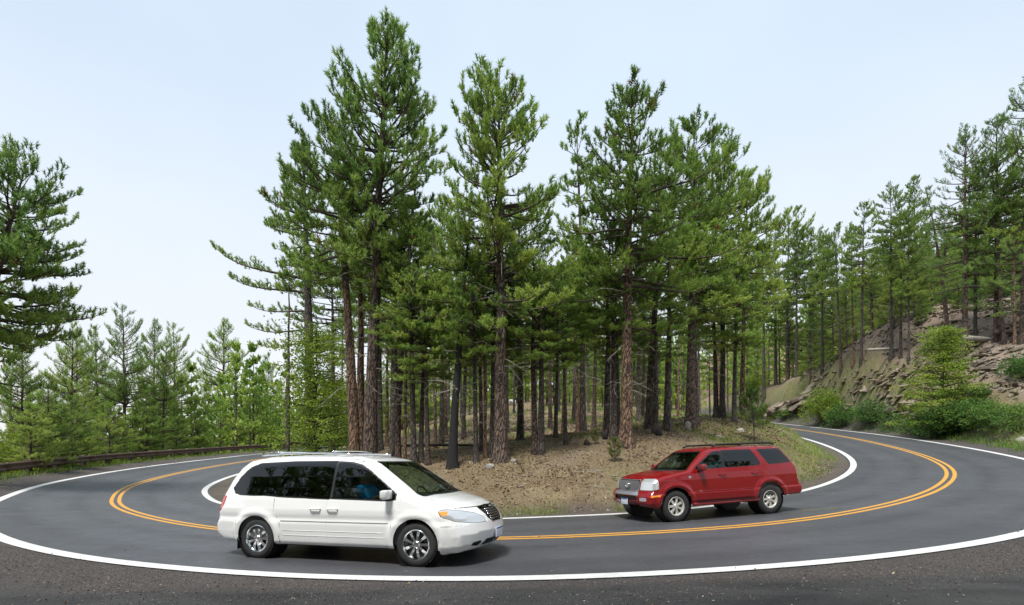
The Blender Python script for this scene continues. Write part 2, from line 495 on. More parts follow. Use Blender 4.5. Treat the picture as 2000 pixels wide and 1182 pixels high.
layby = np.clip(layby, 0, 1); gravel = np.clip(gravel + (Y < 9) * outer * sstep(9, 7, A_), 0, 1)
me = mesh_np('ground', np.c_[X, Y, Z - 0], F, True, {'grass': grass, 'gravel': gravel, 'layby': layby, 'dirt': np.clip(dirt, 0, 1), 'litter': fb})
tag(put('ground', me, M_GROUND), kind='structure')

# ---- road ribbon and its painted lines
def ribbon(a, b, dz, i0=0, i1=None, nlat=2, wob=None, dashes=None):
    i1 = len(RS) if i1 is None else i1
    rows = []; lat = []
    for k in range(nlat):
        t = k / (nlat - 1)
        o = a(RS[:, 4]) * (1 - t) + b(RS[:, 4]) * t
        if wob is not None: o = o + wob * (1 if k == nlat - 1 else (-1 if k == 0 else 0)) * (fbm(RL / .8, RL * 0 + k, 77) - .45)
        P = np.c_[RS[:, :2] + RN * o[:, None], RS[:, 2] + RS[:, 3] * o + dz - (.03 if nlat > 5 and k in (0, nlat - 1) else 0)]
        rows.append(P[i0:i1]); lat.append(o[i0:i1])
    V = np.stack(rows, 1); m = V.shape[0]
    Iq = (np.arange(m - 1)[:, None] * nlat + np.arange(nlat - 1)[None, :]).ravel()
    F = np.c_[Iq, Iq + 1, Iq + nlat + 1, Iq + nlat]
    F = F[:, ::-1]
    return V.reshape(-1, 3), F, np.stack(lat, 1).ravel()
V, F, lat = ribbon(lambda w: -w - .42, lambda w: w + .34, 0.0, nlat=22, wob=.30)
tag(put('road', mesh_np('road', V, F, True, {'lateral': lat}), M_ROAD), kind='structure')
LW = .125
for nm, c, hw, m in (('white_edge_line', lambda w: w, LW, M_WHITE), ('white_edge_line', lambda w: -w, LW + .0, M_WHITE),
                     ('yellow_centre_line', lambda w: w * 0 + .115, .06, M_YELLOW), ('yellow_centre_line', lambda w: w * 0 - .115, .06, M_YELLOW)):
    V, F, lat = ribbon(lambda w: c(w) - hw, lambda w: c(w) + hw, 0.004)
    tag(put(nm, mesh_np(nm, V, F, False), m), kind='structure')
# ------------------------------------------------------------------ materials of the plants
def bark_mat(name, plate_a, plate_b, furrow, sx=11, sz=3.6):
    n = NT(name); co = n.coord((sx, sx, sz))
    oi = n.n('ObjectInfo')
    wv = n.noise(1.0, 3, .6, vec=co)
    ad = n.n('VectorMath'); ad.operation = 'ADD'
    n.t.links.new(co, ad.inputs[0]); 
    sc = n.n('VectorMath'); sc.operation = 'SCALE'; sc.inputs[3].default_value = 2.2
    cmb = n.n('CombineXYZ'); n.t.links.new(wv, cmb.inputs[0]); n.t.links.new(wv, cmb.inputs[2])
    n.t.links.new(cmb.outputs[0], sc.inputs[0]); n.t.links.new(sc.outputs[0], ad.inputs[1])
    v = n.n('TexVoronoi'); v.feature = 'DISTANCE_TO_EDGE'; v.inputs['Scale'].default_value = 1.0
    n.t.links.new(ad.outputs[0], v.inputs['Vector'])
    v2 = n.n('TexVoronoi'); v2.inputs['Scale'].default_value = 1.0; n.t.links.new(ad.outputs[0], v2.inputs['Vector'])
    fine = n.noise(7, 4, .7, vec=co)
    sp = n.n('SeparateColor'); n.t.links.new(v2.outputs['Color'], sp.inputs[0])
    pl = n.mix(sp.outputs[0], plate_a, plate_b)
    pl = n.mix(n.mr(fine, .35, .7, 0, .6), pl, tuple(a * .45 for a in plate_a))
    big = n.noise(.8, 2, .5, vec=n.coord())
    pl = n.mix(n.mr(big, .4, .65, 0, .6), pl, tuple(a * .6 + .03 for a in plate_b))
    fac = n.mr(v.outputs[0], .03, .16)
    c = n.mix(fac, furrow, pl)
    hs = n.n('HueSaturation'); n.t.links.new(c, hs.inputs['Color']); n.t.links.new(n.mr(oi.outputs['Random'], 0, 1, .7, 1.25), hs.inputs['Value'])
    h = n.math('ADD', n.math('MULTIPLY', fac, 1.0), n.math('MULTIPLY', fine, .5))
    return n.pbr(hs.outputs[0], .92, normal=n.bump(h, .9, .04))
M_BARK_ORANGE = bark_mat('ponderosa_bark_orange', (.46, .29, .18), (.32, .19, .12), (.04, .026, .02))
M_BARK_BROWN = bark_mat('ponderosa_bark_brown', (.25, .165, .12), (.18, .13, .10), (.028, .020, .016))
M_BARK_DARK = bark_mat('ponderosa_bark_dark', (.13, .105, .088), (.18, .14, .115), (.028, .024, .021), 10, 3.0)
M_BARK_BURNT = plain('charred_bark', (.012, .011, .011), .85, var=.4)
M_TWIG = plain('twig_bark', (.075, .058, .046), .9, var=.3)
M_DEAD = plain('dead_grey_wood', (.30, .27, .235), .9, var=.35)

def leaf_mat(name, ca, cb, cc, trans=.5, rough=.55, spread=.22):
    """ca dark, cb mid, cc fresh; 'tint' runs 0..1 per clump"""
    n = NT(name); oi = n.n('ObjectInfo'); t = n.attr('tint')
    t2 = n.math('ADD', t, n.mr(oi.outputs['Random'], 0, 1, -spread, spread), clamp=True)
    c = n.ramp(t2, [(0, ca), (.5, cb), (.93, cc), (1.0, tuple(a * 1.0 for a in cc))])
    dead = n.math('GREATER_THAN', t, 1.5)
    c = n.mix(dead, c, (.22, .12, .05))
    p = n.n('BsdfPrincipled'); n.set(p, 'Base Color', c); n.set(p, 'Roughness', rough); n.set(p, 'Specular IOR Level', .14)
    tr = n.n('BsdfTranslucent'); n.t.links.new(c, tr.inputs[0])
    mx = n.n('MixShader'); mx.inputs[0].default_value = trans
    n.t.links.new(p.outputs[0], mx.inputs[1]); n.t.links.new(tr.outputs[0], mx.inputs[2])
    n.t.links.new(mx.outputs[0], n.out.inputs[0]); return n.m
M_NEEDLE = leaf_mat('pine_needles', (.145, .235, .056), (.255, .39, .08), (.42, .52, .12))
M_NEEDLE_DARK = leaf_mat('pine_needles_dark', (.115, .205, .062), (.205, .34, .086), (.335, .45, .11))
M_NEEDLE_FRESH = leaf_mat('pine_needles_fresh', (.10, .18, .04), (.17, .25, .05), (.26, .33, .07))
M_LEAF_LIME = leaf_mat('broad_leaves_lime', (.12, .20, .03), (.22, .32, .04), (.36, .42, .07), .45)
M_LEAF_GREEN = leaf_mat('broad_leaves_green', (.05, .12, .03), (.10, .20, .045), (.20, .30, .06), .4)

# ------------------------------------------------------------------ foliage building blocks
def unit(v): return v / (np.linalg.norm(v, axis=-1, keepdims=True) + 1e-9)

def needle_tufts(P, D, S, T, rng, nb=16, width=.10, spread=1.0):
    """P positions, D directions, S sizes, T tints -> triangle soup of needle blades"""
    P = np.asarray(P); D = unit(np.asarray(D)); S = np.asarray(S); m = len(P)
    up = np.where(np.abs(D[:, 2:3]) < .9, [[0, 0, 1.0]], [[1.0, 0, 0]])
    A = unit(np.cross(D, up)); B = np.cross(D, A)
    ph = rng.uniform(0, 2 * np.pi, (m, nb)); el = rng.uniform(.25, 1.15, (m, nb)) * spread
    ca, sa = np.cos(ph)[..., None], np.sin(ph)[..., None]
    rad = A[:, None] * ca + B[:, None] * sa
    dirn = D[:, None] * np.cos(el)[..., None] + rad * np.sin(el)[..., None]
    base = P[:, None] + D[:, None] * (rng.uniform(-.62, .42, (m, nb)) * S[:, None])[..., None]
    ln = (S[:, None] * rng.uniform(.48, .74, (m, nb)))[..., None]
    side = unit(np.cross(dirn, rng.normal(0, 1, (m, nb, 3))))
    w = (S[:, None] * width * rng.uniform(.7, 1.2, (m, nb)))[..., None]
    V = np.stack([base - side * w * .5, base + side * w * .5, base + dirn * ln], 2).reshape(-1, 3)
    F = np.arange(len(V)).reshape(-1, 3)
    return V, F, np.repeat(T, nb * 3)

def leaf_cards(P, S, T, rng, flat=.5):
    """bent leaves, two triangles each"""
    P = np.asarray(P); m = len(P)
    D = unit(rng.normal(0, 1, (m, 3)) * [1, 1, flat] + [0, 0, -.15])
    N = unit(np.cross(D, unit(rng.normal(0, 1, (m, 3)) + [0, 0, 0])))
    S = np.asarray(S)[:, None]
    V = np.stack([P, P + D * S * .5 + N * S * .38, P + D * S, P + D * S * .5 - N * S * .38], 1)
    V[:, 1:4:2, 2] -= S * .12
    i = np.arange(m)[:, None] * 4
    F = np.concatenate([i + [[0, 1, 2]], i + [[0, 2, 3]]], 0)
    return V.reshape(-1, 3), F, np.repeat(T, 4)

def tubes_np(list_pr, n):
    Vs, Fs, o = [], [], 0
    for P, r in list_pr:
        V, F = tube_np(np.asarray(P), np.asarray(r), n); Vs.append(V); Fs.append(F + o); o += len(V)
    return np.vstack(Vs), np.vstack(Fs)

def prof_fn(pts):
    p = np.array(pts, float); return lambda s: float(np.interp(s, p[:, 0], p[:, 1]))

class Pine: pass
def make_pine(seed, H, r0, cb, prof, lean=(0, 0), gap=.42, per=4.5, tuft=.20, nb=15, needles=None, bark=None,
              dead=8, big=0, extra=(), low_el=-8, trunk_sides=12, rise=50, tint0=.35, aw=None, clump=1.0, width=.10):
    """one pine kind: shared meshes of trunk, limbs and crown. big: how many limbs become parts of their own"""
    rng = np.random.default_rng(seed)
    N = 26
    t = np.linspace(0, 1, N); wob = np.cumsum(rng.normal(0, .02, (N, 2)), 0) * np.linspace(0, 1, N)[:, None]
    ax = np.c_[lean[0] * t ** 1.4 + wob[:, 0], lean[1] * t ** 1.4 + wob[:, 1], t * H]
    ax[0, 2] = -.5
    rad = r0 * (1 - t) ** .75 * (1 + .45 * np.exp(-t * H / .35)); rad = np.maximum(rad, .012)
    axis_at = lambda z: np.array([np.interp(z / H, t, ax[:, 0]), np.interp(z / H, t, ax[:, 1]), z])
    rad_at = lambda z: float(np.interp(z / H, t, rad))
    tz = np.r_[np.linspace(-.5, 1.2, 8), np.linspace(1.6, H, 34)]
    V, F = tube_np(np.array([axis_at(z) if z > 0 else ax[0] + [0, 0, z + .5] for z in tz]), np.array([rad_at(max(z, 0)) for z in tz]), trunk_sides)
    ang = np.arctan2(V[:, 1] - np.interp(V[:, 2], ax[:, 2], ax[:, 0]), V[:, 0] - np.interp(V[:, 2], ax[:, 2], ax[:, 1]))
    k = 1 + .10 * (vnoise(ang * 3, V[:, 2] * .9, seed) - .5) + .12 * (vnoise(ang * 1.3, V[:, 2] * 3, seed + 2) - .5)
    cx = np.c_[np.interp(V[:, 2], ax[:, 2], ax[:, 0]), np.interp(V[:, 2], ax[:, 2], ax[:, 1])]
    V[:, :2] = cx + (V[:, :2] - cx) * k[:, None]
    o = Pine(); o.trunk = mesh_np('trunk', V, F, True)
    limbs = []
    z = cb * H
    whorls = []
    while z < H * .985:
        s = (z / H - cb) / (1 - cb)
        for _ in range(max(2, int(rng.poisson(per) * (1 if s < .85 else .8)))):
            whorls.append((z + rng.uniform(-.18, .18), rng.uniform(0, 2 * np.pi), prof(s) * rng.uniform(.55, 1.12), s, None))
        z += gap * rng.uniform(.7, 1.3)
    for (ez, eaz, el_, eel) in extra:
        whorls.append((ez, R(eaz), el_, 0.0, eel))
    tp, td, ts, tt = [], [], [], []
    for (zb, az, Lb, s, eel) in whorls:
        if Lb < .12: continue
        if aw is not None: Lb *= aw(az, s)
        el0 = R(low_el + (rise - low_el) * s ** 1.6 + rng.normal(0, 8)) if eel is None else R(eel)
        m = 7; q = np.linspace(0, 1, m)
        curl = R(rng.uniform(15, 40)) * (1 if s < .9 else .3)
        els = el0 - R(10) * np.sin(q * 3.0) * (1 - s) + curl * q ** 2
        azs = az + np.cumsum(rng.normal(0, .10, m))
        st = np.c_[np.cos(azs) * np.cos(els), np.sin(azs) * np.cos(els), np.sin(els)] * Lb / (m - 1)
        P = np.vstack([axis_at(min(zb, H * .99)), axis_at(min(zb, H * .99)) + np.cumsum(st, 0)])
        rb = max(.007, min(rad_at(zb) * .55, .012 + Lb * .017)); rr = rb * (1 - np.linspace(0, 1, len(P))) ** .8 + .004
        limb = {'p': [(P, rr)], 's': [], 'len': Lb}
        cum = np.linspace(0, 1, len(P))
        tint = np.clip(tint0 + rng.normal(0, .15) + (.28 if s < .22 else 0) - (.12 if s > .75 else 0), 0, .98)  # lowest boughs get a lighter tint, standing in for light falling on them
        ns = max(3, int(Lb / (tuft * .72) * clump))
        for k in range(ns):
            u = .32 + .68 * (k + rng.uniform(0, 1)) / ns if Lb > .8 else .15 + .85 * rng.uniform()
            p0 = np.array([np.interp(u, cum, P[:, c]) for c in range(3)])
            du = unit(np.array([np.interp(min(1, u + .1), cum, P[:, c]) for c in range(3)]) - np.array([np.interp(max(0, u - .1), cum, P[:, c]) for c in range(3)]))
            sd = unit(np.cross(du, [0, 0, 1.0])) * rng.choice([-1, 1])
            d = unit(du * .8 + sd * rng.uniform(.4, 1.1) + np.array([0, 0, rng.uniform(.0, .55)]))
            ls = min(.95, (.22 + .33 * Lb * (1.1 - u))) * rng.uniform(.5, 1.1)
            p1 = p0 + d * ls * .55; d2 = unit(d + [0, 0, .45]); p2 = p1 + d2 * ls * .45
            limb['s'].append((np.array([p0, p1, p2]), np.array([.009, .006, .003])) if big else (np.array([p0, p2]), np.array([.009, .004])))
            nt = max(1, int(ls / (tuft * 1.15) + rng.uniform(0, 1)))
            for j in range(nt):
                v = 1 - j / nt * .75
                pp = p0 + (p1 - p0) * min(1, v / .55) if v < .55 else p1 + (p2 - p1) * (v - .55) / .45
                jt = rng.normal(0, .035, 3) if j else 0
                tp.append(pp + jt); td.append(unit(d2 * .7 + np.array([0, 0, .75]) + rng.normal(0, .28, 3)))
                ts.append(tuft * rng.uniform(.75, 1.2)); tt.append(2.0 if rng.uniform() < .012 else np.clip(tint + rng.normal(0, .13), 0, .98))
        limbs.append(limb)
        tp.append(P[-1]); td.append(unit(P[-1] - P[-2] + [0, 0, .1])); ts.append(tuft * 1.15); tt.append(tint)
    for k in range(7):
        tp.append(axis_at(H * (1 - k * .006)) + rng.normal(0, .05, 3)); td.append(unit(rng.normal(0, .35, 3) + [0, 0, 1])); ts.append(tuft * 1.2); tt.append(tint0)
    V, F, T = needle_tufts(tp, td, np.array(ts), np.array(tt), rng, nb=nb, width=width)
    o.crown = mesh_np('crown', V, F, False, {'tint': T}); o.ntuft = len(tp)
    # bare dead twigs under the crown
    dd = []
    for k in range(dead):
        zb = rng.uniform(max(1.2, cb * H * .35), cb * H * 1.15); az = rng.uniform(0, 6.28); Ld = rng.uniform(.5, 1.9)
        m = 6; azs = az + np.cumsum(rng.normal(0, .22, m)); els = R(rng.uniform(-25, 15)) + np.cumsum(rng.normal(0, .13, m))
        st = np.c_[np.cos(azs) * np.cos(els), np.sin(azs) * np.cos(els), np.sin(els)] * Ld / m
        P = np.vstack([axis_at(zb), axis_at(zb) + np.cumsum(st, 0)])
        dd.append((P, np.linspace(.016, .004, len(P))))
        for j in range(3):
            i = rng.integers(2, 6); d = unit(st[i - 1] + rng.normal(0, .12, 3)) * rng.uniform(.2, .6)
            dd.append((np.array([P[i], P[i] + d * .6, P[i] + d + [0, 0, -.05]]), np.array([.007, .005, .003])))
    o.dead = mesh_np('dead_twigs', *tubes_np(dd, 3), True) if dd else None
    limbs.sort(key=lambda l: -l['len'])
    o.big = []
    for l in limbs[:big]:
        V1, F1 = tubes_np(l['p'], 6)
        if l['s']:
            V2, F2 = tubes_np(l['s'], 3); V1, F1 = np.vstack([V1, V2]), np.vstack([F1, F2 + len(V1)])
        o.big.append(mesh_np('branch', V1, F1, True))
    rest = limbs[big:]
    V1, F1 = tubes_np([x for l in rest for x in l['p']], 4)
    V2, F2 = tubes_np([x for l in rest for x in l['s']], 3)
    o.twigs = mesh_np('branchwork', np.vstack([V1, V2]), np.vstack([F1, F2 + len(V1)]), True)
    o.H = H; o.needles = needles or M_NEEDLE; o.bark = bark or M_BARK_BROWN
    o.crown.materials.append(o.needles); o.twigs.materials.append(M_TWIG)
    for b in o.big: b.materials.append(M_TWIG)
    if o.dead: o.dead.materials.append(M_DEAD)
    o.trunk.materials.append(o.bark)
    return o

def plant_pine(k, x, y, label, group=None, rz=0, s=1.0, sz=None, z=None, name='pine_tree', cat='pine tree', tilt=None, dead=True):
    z = ground(x, y) if z is None else z
    r = root(name, (x, y, z), label, cat, group, rz)
    r.scale = (s, s, s if sz is None else sz)
    if tilt: r.rotation_euler = (tilt[0], tilt[1], rz)
    put('trunk', k.trunk, None, r)
    put('crown', k.crown, None, r)
    tag(put('branchwork', k.twigs, None, r), kind='stuff')
    for b in k.big: put('branch', b, None, r)
    if k.dead and dead: tag(put('dead_twig_spray', k.dead, None, r), kind='stuff')
    return r
# ------------------------------------------------------------------ the pines one can tell apart
TALL = prof_fn([(0, 1.5), (.15, 2.1), (.4, 2.4), (.6, 2.1), (.8, 1.55), (.93, 1.0), (1, .4)])
OPEN = prof_fn([(0, 1.3), (.2, 2.1), (.45, 2.3), (.7, 2.0), (.85, 1.5), (.95, 1.1), (1, .5)])
NARROW = prof_fn([(0, .8), (.3, 1.1), (.7, .85), (.9, .55), (1, .25)])
WIDE = prof_fn([(0, 1.5), (.2, 2.6), (.5, 2.5), (.7, 1.7), (.82, 1.0), (.93, 1.15), (1, .5)])
YOUNG = prof_fn([(0, 1.3), (.2, 1.7), (.5, 1.4), (.8, .8), (1, .15)])
def top_h(py, d, x=None, gz=None):
    return 2 + (855.5 - py) / 1000 * d - gz

def hero(seed, px, d, ytop, wpx, ycrown, prof, label, pxtop=None, **kw):
    """a pine at picture column px and distance d whose tip reaches picture row ytop"""
    x, y, g = spot(px, d)
    H = top_h(ytop, d, gz=g) - .1 - .9 * prof(.94)
    cbz = max(.08, (top_h(ycrown, d, gz=g)) / H)
    lean = ((pxtop - px) / 1000 * d, 0) if pxtop is not None else (0, 0)
    args = dict(clump=1.25, nb=33, tuft=.25, width=.125, H=H, r0=wpx / 2000 * d * .92, cb=cbz, lean=lean, trunk_sides=16, big=14)
    args.update(kw)
    k = make_pine(seed, prof=lambda s: prof(s) * (.86 if d < 35 else 1), **args); ANCH.append((px, d, label))
    return plant_pine(k, x, y, label), k

HG = 'tall pines standing on the mound inside the bend'
heroes = []; ANCH = []
def H_(*a, **kw):
    r, k = hero(*a, **kw); heroes.append((r, k)); return r, k
east = lambda g: (lambda az, s: 1 + g * math.cos(az))
H_(11, 722, 18.6, 12, 30, 560, TALL, 'tallest pine of all, dense dark crown, behind the white minivan', 757, gap=.30, per=6.0, dead=16, bark=M_BARK_BROWN, needles=M_NEEDLE_DARK, tint0=.5, low_el=5, clump=1.2)
H_(12, 693, 19.6, 190, 25, 540, TALL, 'pine with straight orange-brown trunk, close left of the tallest pine', 650, dead=12, bark=M_BARK_ORANGE, gap=.36, per=5.0, aw=lambda az, s: 1 - .25 * math.cos(az))
H_(13, 706, 20.6, 300, 19, 560, OPEN, 'slimmer reddish trunk squeezed between two thicker trunks behind the white minivan', 690, bark=M_BARK_ORANGE, dead=10, gap=.5, per=3.5)
H_(14, 608, 31, 258, 26, 560, prof_fn([(0, 2.2), (.2, 2.6), (.5, 2.2), (.8, 1.3), (1, .3)]), 'broad pine at the left end of the centre grove, long boughs reaching left', 590, bark=M_BARK_DARK,
   extra=[(11.2, 180, 4.9, 14), (10.4, 172, 4.2, 10), (9.3, 184, 3.1, 4), (8.2, 176, 3.0, -4), (7.4, 186, 2.6, -6)], gap=.42, per=4.6, tint0=.5, dead=10)
H_(15, 562, 28, 480, 9, 560, prof_fn([(0, .5), (.5, .7), (1, .3)]), 'thin pole-like pine with only a small tuft, beside the left road', 565, gap=.5, per=3, dead=10, bark=M_BARK_DARK, big=4)
H_(16, 775, 23, 200, 15, 420, prof_fn([(0, .9), (.2, 1.5), (.45, 1.6), (.7, 1.4), (.9, .9), (1, .5)]), 'thin pine with sparse yellowish crown right of the tallest pine', 822, gap=.42, per=3.8, tint0=.65, dead=14, bark=M_BARK_BROWN)
H_(17, 978, 17.5, 108, 29, 545, prof_fn([(0, 1.6), (.12, 1.9), (.35, 2.25), (.6, 2.1), (.8, 1.6), (.92, 1.25), (1, .6)]), 'second tallest pine, plated trunk standing at the mound crest behind the white minivan hood', 985, gap=.34, per=5.6, clump=1.3, dead=26, bark=M_BARK_BROWN, tint0=.42, low_el=2,
   extra=[(5.6, 200, 2.4, -5), (5.2, 350, 2.2, -4), (4.9, 180, 1.9, -12), (5.9, 30, 2.2, 0), (5.4, 300, 2.2, -6), (4.6, 250, 1.7, -12), (6.5, 170, 2.4, 8), (6.4, 5, 2.5, 8)])
H_(18, 884, 17.3, 350, 20, 500, prof_fn([(0, 1.0), (.4, 1.3), (.8, .9), (1, .4)]), 'burnt black trunk leaning right with a small crown, left of the second tallest pine', 916, gap=.5, per=3.2, dead=18, bark=M_BARK_BURNT, big=8)
H_(19, 1138, 24.5, 208, 14, 560, prof_fn([(0, .9), (.3, 1.3), (.6, 1.2), (.9, .9), (1, .5)]), 'slender pine with narrow see-through crown between the two big open pines', 1130, gap=.55, per=3.4, dead=18, bark=M_BARK_DARK, tint0=.4)
H_(20, 1223, 18.8, 118, 27, 560, prof_fn([(0, 1.8), (.15, 2.1), (.3, 2.4), (.52, 2.3), (.68, 1.8), (.76, .85), (.84, 1.3), (.94, 1.3), (1, .6)]), 'big pine with knotted orange plated trunk and tufted top, left of the red SUV', 1237, gap=.36, per=5.4, clump=1.3, dead=22, bark=M_BARK_ORANGE, tint0=.4,
   extra=[(8.4, 10, 3.6, 6), (9.1, -8, 3.3, 12), (8.0, 175, 2.2, 0), (7.0, 5, 3.8, 0), (6.2, 20, 3.2, -4), (5.6, 185, 2.0, -8), (5.9, -20, 2.8, -6), (4.4, 0, 1.7, -6)])
H_(21, 1349, 23.5, 196, 21, 560, TALL, 'full pine with trunk behind the red SUV hood and cut stump at its foot', 1362, gap=.36, per=5.0, bark=M_BARK_BROWN, tint0=.45, dead=16)
H_(22, 1268, 22, 236, 17, 560, OPEN, 'pine with dark straight trunk just right of the knotted orange pine', 1300, gap=.42, per=4.2, bark=M_BARK_DARK, dead=16)
H_(23, 1411, 27, 252, 12, 560, TALL, 'pine standing between two slimmer trunks above the red SUV roof', 1412, gap=.38, per=4.8, bark=M_BARK_DARK, dead=12)
H_(24, 1449, 28, 318, 11, 600, prof_fn([(0, 1.7), (.3, 2.3), (.6, 2.0), (.85, 1.2), (1, .4)]), 'last pine of the grove, reddish trunk where the far road bends', 1462, gap=.40, per=4.8, bark=M_BARK_ORANGE, dead=10, aw=east(.18), tint0=.55)
H_(25, 1303, 21.5, 330, 15, 590, OPEN, 'dark pine trunk right beside the burnt stub behind the red SUV hood', 1310, gap=.5, per=3.6, bark=M_BARK_DARK, dead=12)
H_(26, 1016, 21.5, 370, 14, 540, OPEN, 'pine with grey-brown trunk one step right of the second tallest pine', 1010, gap=.45, per=3.8, bark=M_BARK_DARK, dead=16)
H_(27, 1185, 20.5, 400, 15, 560, OPEN, 'dark pine with straight trunk, left neighbour of the knotted orange pine', 1190, gap=.45, per=3.8, bark=M_BARK_DARK, dead=12)
# right-hand hillside giants
H_(31, 1885, 43, 236, 12, 560, prof_fn([(0, 2.3), (.3, 3.0), (.6, 2.6), (.85, 1.5), (1, .4)]), 'tall pine on the bank rising above the light green shrub tree', 1880, gap=.6, per=4.5, tuft=.27, nb=13, big=8, needles=M_NEEDLE_DARK)
H_(32, 1948, 42, 205, 13, 600, prof_fn([(0, 2.2), (.3, 3.0), (.6, 2.6), (.85, 1.6), (1, .5)]), 'dark tall pine on the bank, second from the frame edge, dense bushy top', 1945, gap=.6, per=4.5, tuft=.27, nb=13, big=8, needles=M_NEEDLE_DARK)
H_(33, 2000, 40, 115, 15, 600, prof_fn([(0, 2.4), (.3, 3.3), (.6, 3.0), (.85, 1.8), (1, .5)]), 'highest pine on the right bank, cut by the frame edge', 2012, gap=.6, per=4.5, tuft=.27, nb=13, big=8, needles=M_NEEDLE_DARK)
H_(34, 1852, 46, 358, 9, 500, prof_fn([(0, .7), (.5, 1.0), (1, .35)]), 'thin pine leaning left with a sparse tip, behind the light green shrub tree', 1806, gap=.7, per=3, tuft=.26, nb=13, big=4)
# left-hand near pine, cut by the frame
xs, ys, gs = spot(-75, 21)
nk = make_pine(41, H=2 + (855.5 - 285) / 1000 * 21 - gs - .7, r0=.26, cb=.42, prof=prof_fn([(0, 2.1), (.2, 3.1), (.5, 2.9), (.75, 2.1), (1, .7)]), lean=(2.6, 0), gap=.30, per=6.5, tuft=.24, nb=32, width=.13, clump=1.15, bark=M_BARK_DARK, needles=M_NEEDLE_DARK, dead=14, big=16, low_el=-6, tint0=.4,
               extra=[(6.0, 0, 3.0, 2), (5.0, -5, 2.9, 0), (7.2, 8, 2.9, 6), (8.2, -6, 2.6, 8), (4.3, 5, 2.2, -8)])
plant_pine(nk, xs, ys, 'large dark pine leaning in from the left frame edge over the guardrail')

# ------------------------------------------------------------------ kinds for the rest of the forest
KB = [make_pine(101, 16, .17, .50, TALL, gap=.5, per=5, clump=1.5, tuft=.25, nb=20, dead=14, bark=M_BARK_DARK, width=.16),
      make_pine(102, 15, .15, .58, OPEN, gap=.55, per=5, clump=1.5, tuft=.25, nb=20, dead=16, bark=M_BARK_BROWN, width=.16, tint0=.5),
      make_pine(103, 17, .16, .44, prof_fn([(0, 1.6), (.3, 2.2), (.6, 1.8), (.85, 1.1), (1, .3)]), gap=.5, per=5, clump=1.5, tuft=.26, nb=20, dead=14, bark=M_BARK_DARK, width=.16),
      make_pine(104, 14, .12, .58, NARROW, gap=.5, per=5, clump=1.5, tuft=.24, nb=20, dead=14, bark=M_BARK_ORANGE, width=.16, tint0=.55)]
KY = [make_pine(111, 9, .10, .10, YOUNG, gap=.36, per=5, tuft=.23, nb=12, dead=0, bark=M_BARK_DARK, low_el=5, tint0=.62, clump=2.5),
      make_pine(112, 7, .08, .08, prof_fn([(0, 1.5), (.3, 1.7), (.6, 1.2), (1, .2)]), gap=.34, per=5, tuft=.22, nb=12, dead=0, bark=M_BARK_DARK, low_el=8, tint0=.66, clump=2.5),
      make_pine(113, 12, .14, .14, prof_fn([(0, 1.9), (.25, 2.5), (.5, 2.1), (.8, 1.2), (1, .2)]), gap=.42, per=4.8, tuft=.26, nb=12, dead=4, bark=M_BARK_DARK, low_el=0, tint0=.45, clump=2.1),
      make_pine(114, 13, .15, .16, prof_fn([(0, 1.7), (.25, 2.1), (.5, 1.9), (.75, 1.3), (1, .3)]), gap=.45, per=4.2, tuft=.26, nb=12, dead=4, bark=M_BARK_BROWN, low_el=4, tint0=.6, clump=2.1)]

rg = random.Random(5)
def at_top(k, px, d, ytop, label, group=None, s=None, **kw):
    x, y, g = spot(px, d); H = top_h(ytop, d, gz=g)
    s = s or H / k.H
    r = plant_pine(k, x, y, label, group, rz=rg.uniform(0, 6.28), s=s, sz=H / k.H, z=g, **kw); return r

# left: the row of bushy pines beyond the guardrail
for (k, px, d, yt, s, lab) in [
    (2, 152, 46.0, 655, 1.30, 'bushy pine behind the guardrail, leftmost of the pointed tops'),
    (3, 190, 50.0, 640, 1.19, 'pine with loose thin top just behind the leftmost pointed tops'),
    (2, 243, 47.5, 597, 1.38, 'tallest bushy pine of the row behind the guardrail'),
    (3, 302, 54.9, 628, 1.30, 'narrow pale-topped pine behind the guardrail, beside the dark-trunked one'),
    (2, 342, 60.5, 632, 1.54, 'bushy pine with visible dark trunk, middle of the row behind the guardrail'),
    (3, 438, 76.3, 627, 2.29, 'rounded pine with bunched crown and browned low boughs behind the guardrail'),
    (2, 522, 99.5, 690, 1.89, 'distant small pine in the dip between the rounded pine and the centre grove'),
    (0, 95, 30.3, 735, 0.86, 'young pine low behind the guardrail near the left frame edge'),
    (1, 60, 27.8, 790, 0.88, 'small young pine behind the first guardrail posts'),
    (0, 15, 46.0, 690, 2.10, 'dark pine under the big leaning pine at the left frame edge'),
    (1, 140, 33.5, 775, 1.00, 'small pine behind the guardrail under the leftmost pointed tops'),
    (1, 215, 39.7, 790, 1.14, 'small pine behind the guardrail left of the dark forked trunk'),
    (0, 285, 46.8, 765, 1.20, 'young light green pine behind the guardrail, mid row'),
    (1, 345, 54.1, 815, 1.35, 'low young pine behind the guardrail under the dark-trunked one'),
    (1, 385, 59.6, 800, 1.35, 'round young pine in front of the rounded bunched pine'),
    (0, 455, 70.6, 790, 1.40, 'young pine behind the guardrail beside the bare grey saplings'),
    (1, 505, 83.4, 800, 1.52, 'low pine behind the far end of the guardrail')]:
    at_top(KY[k], px, d, yt, lab, 'pines behind the guardrail', s=s)

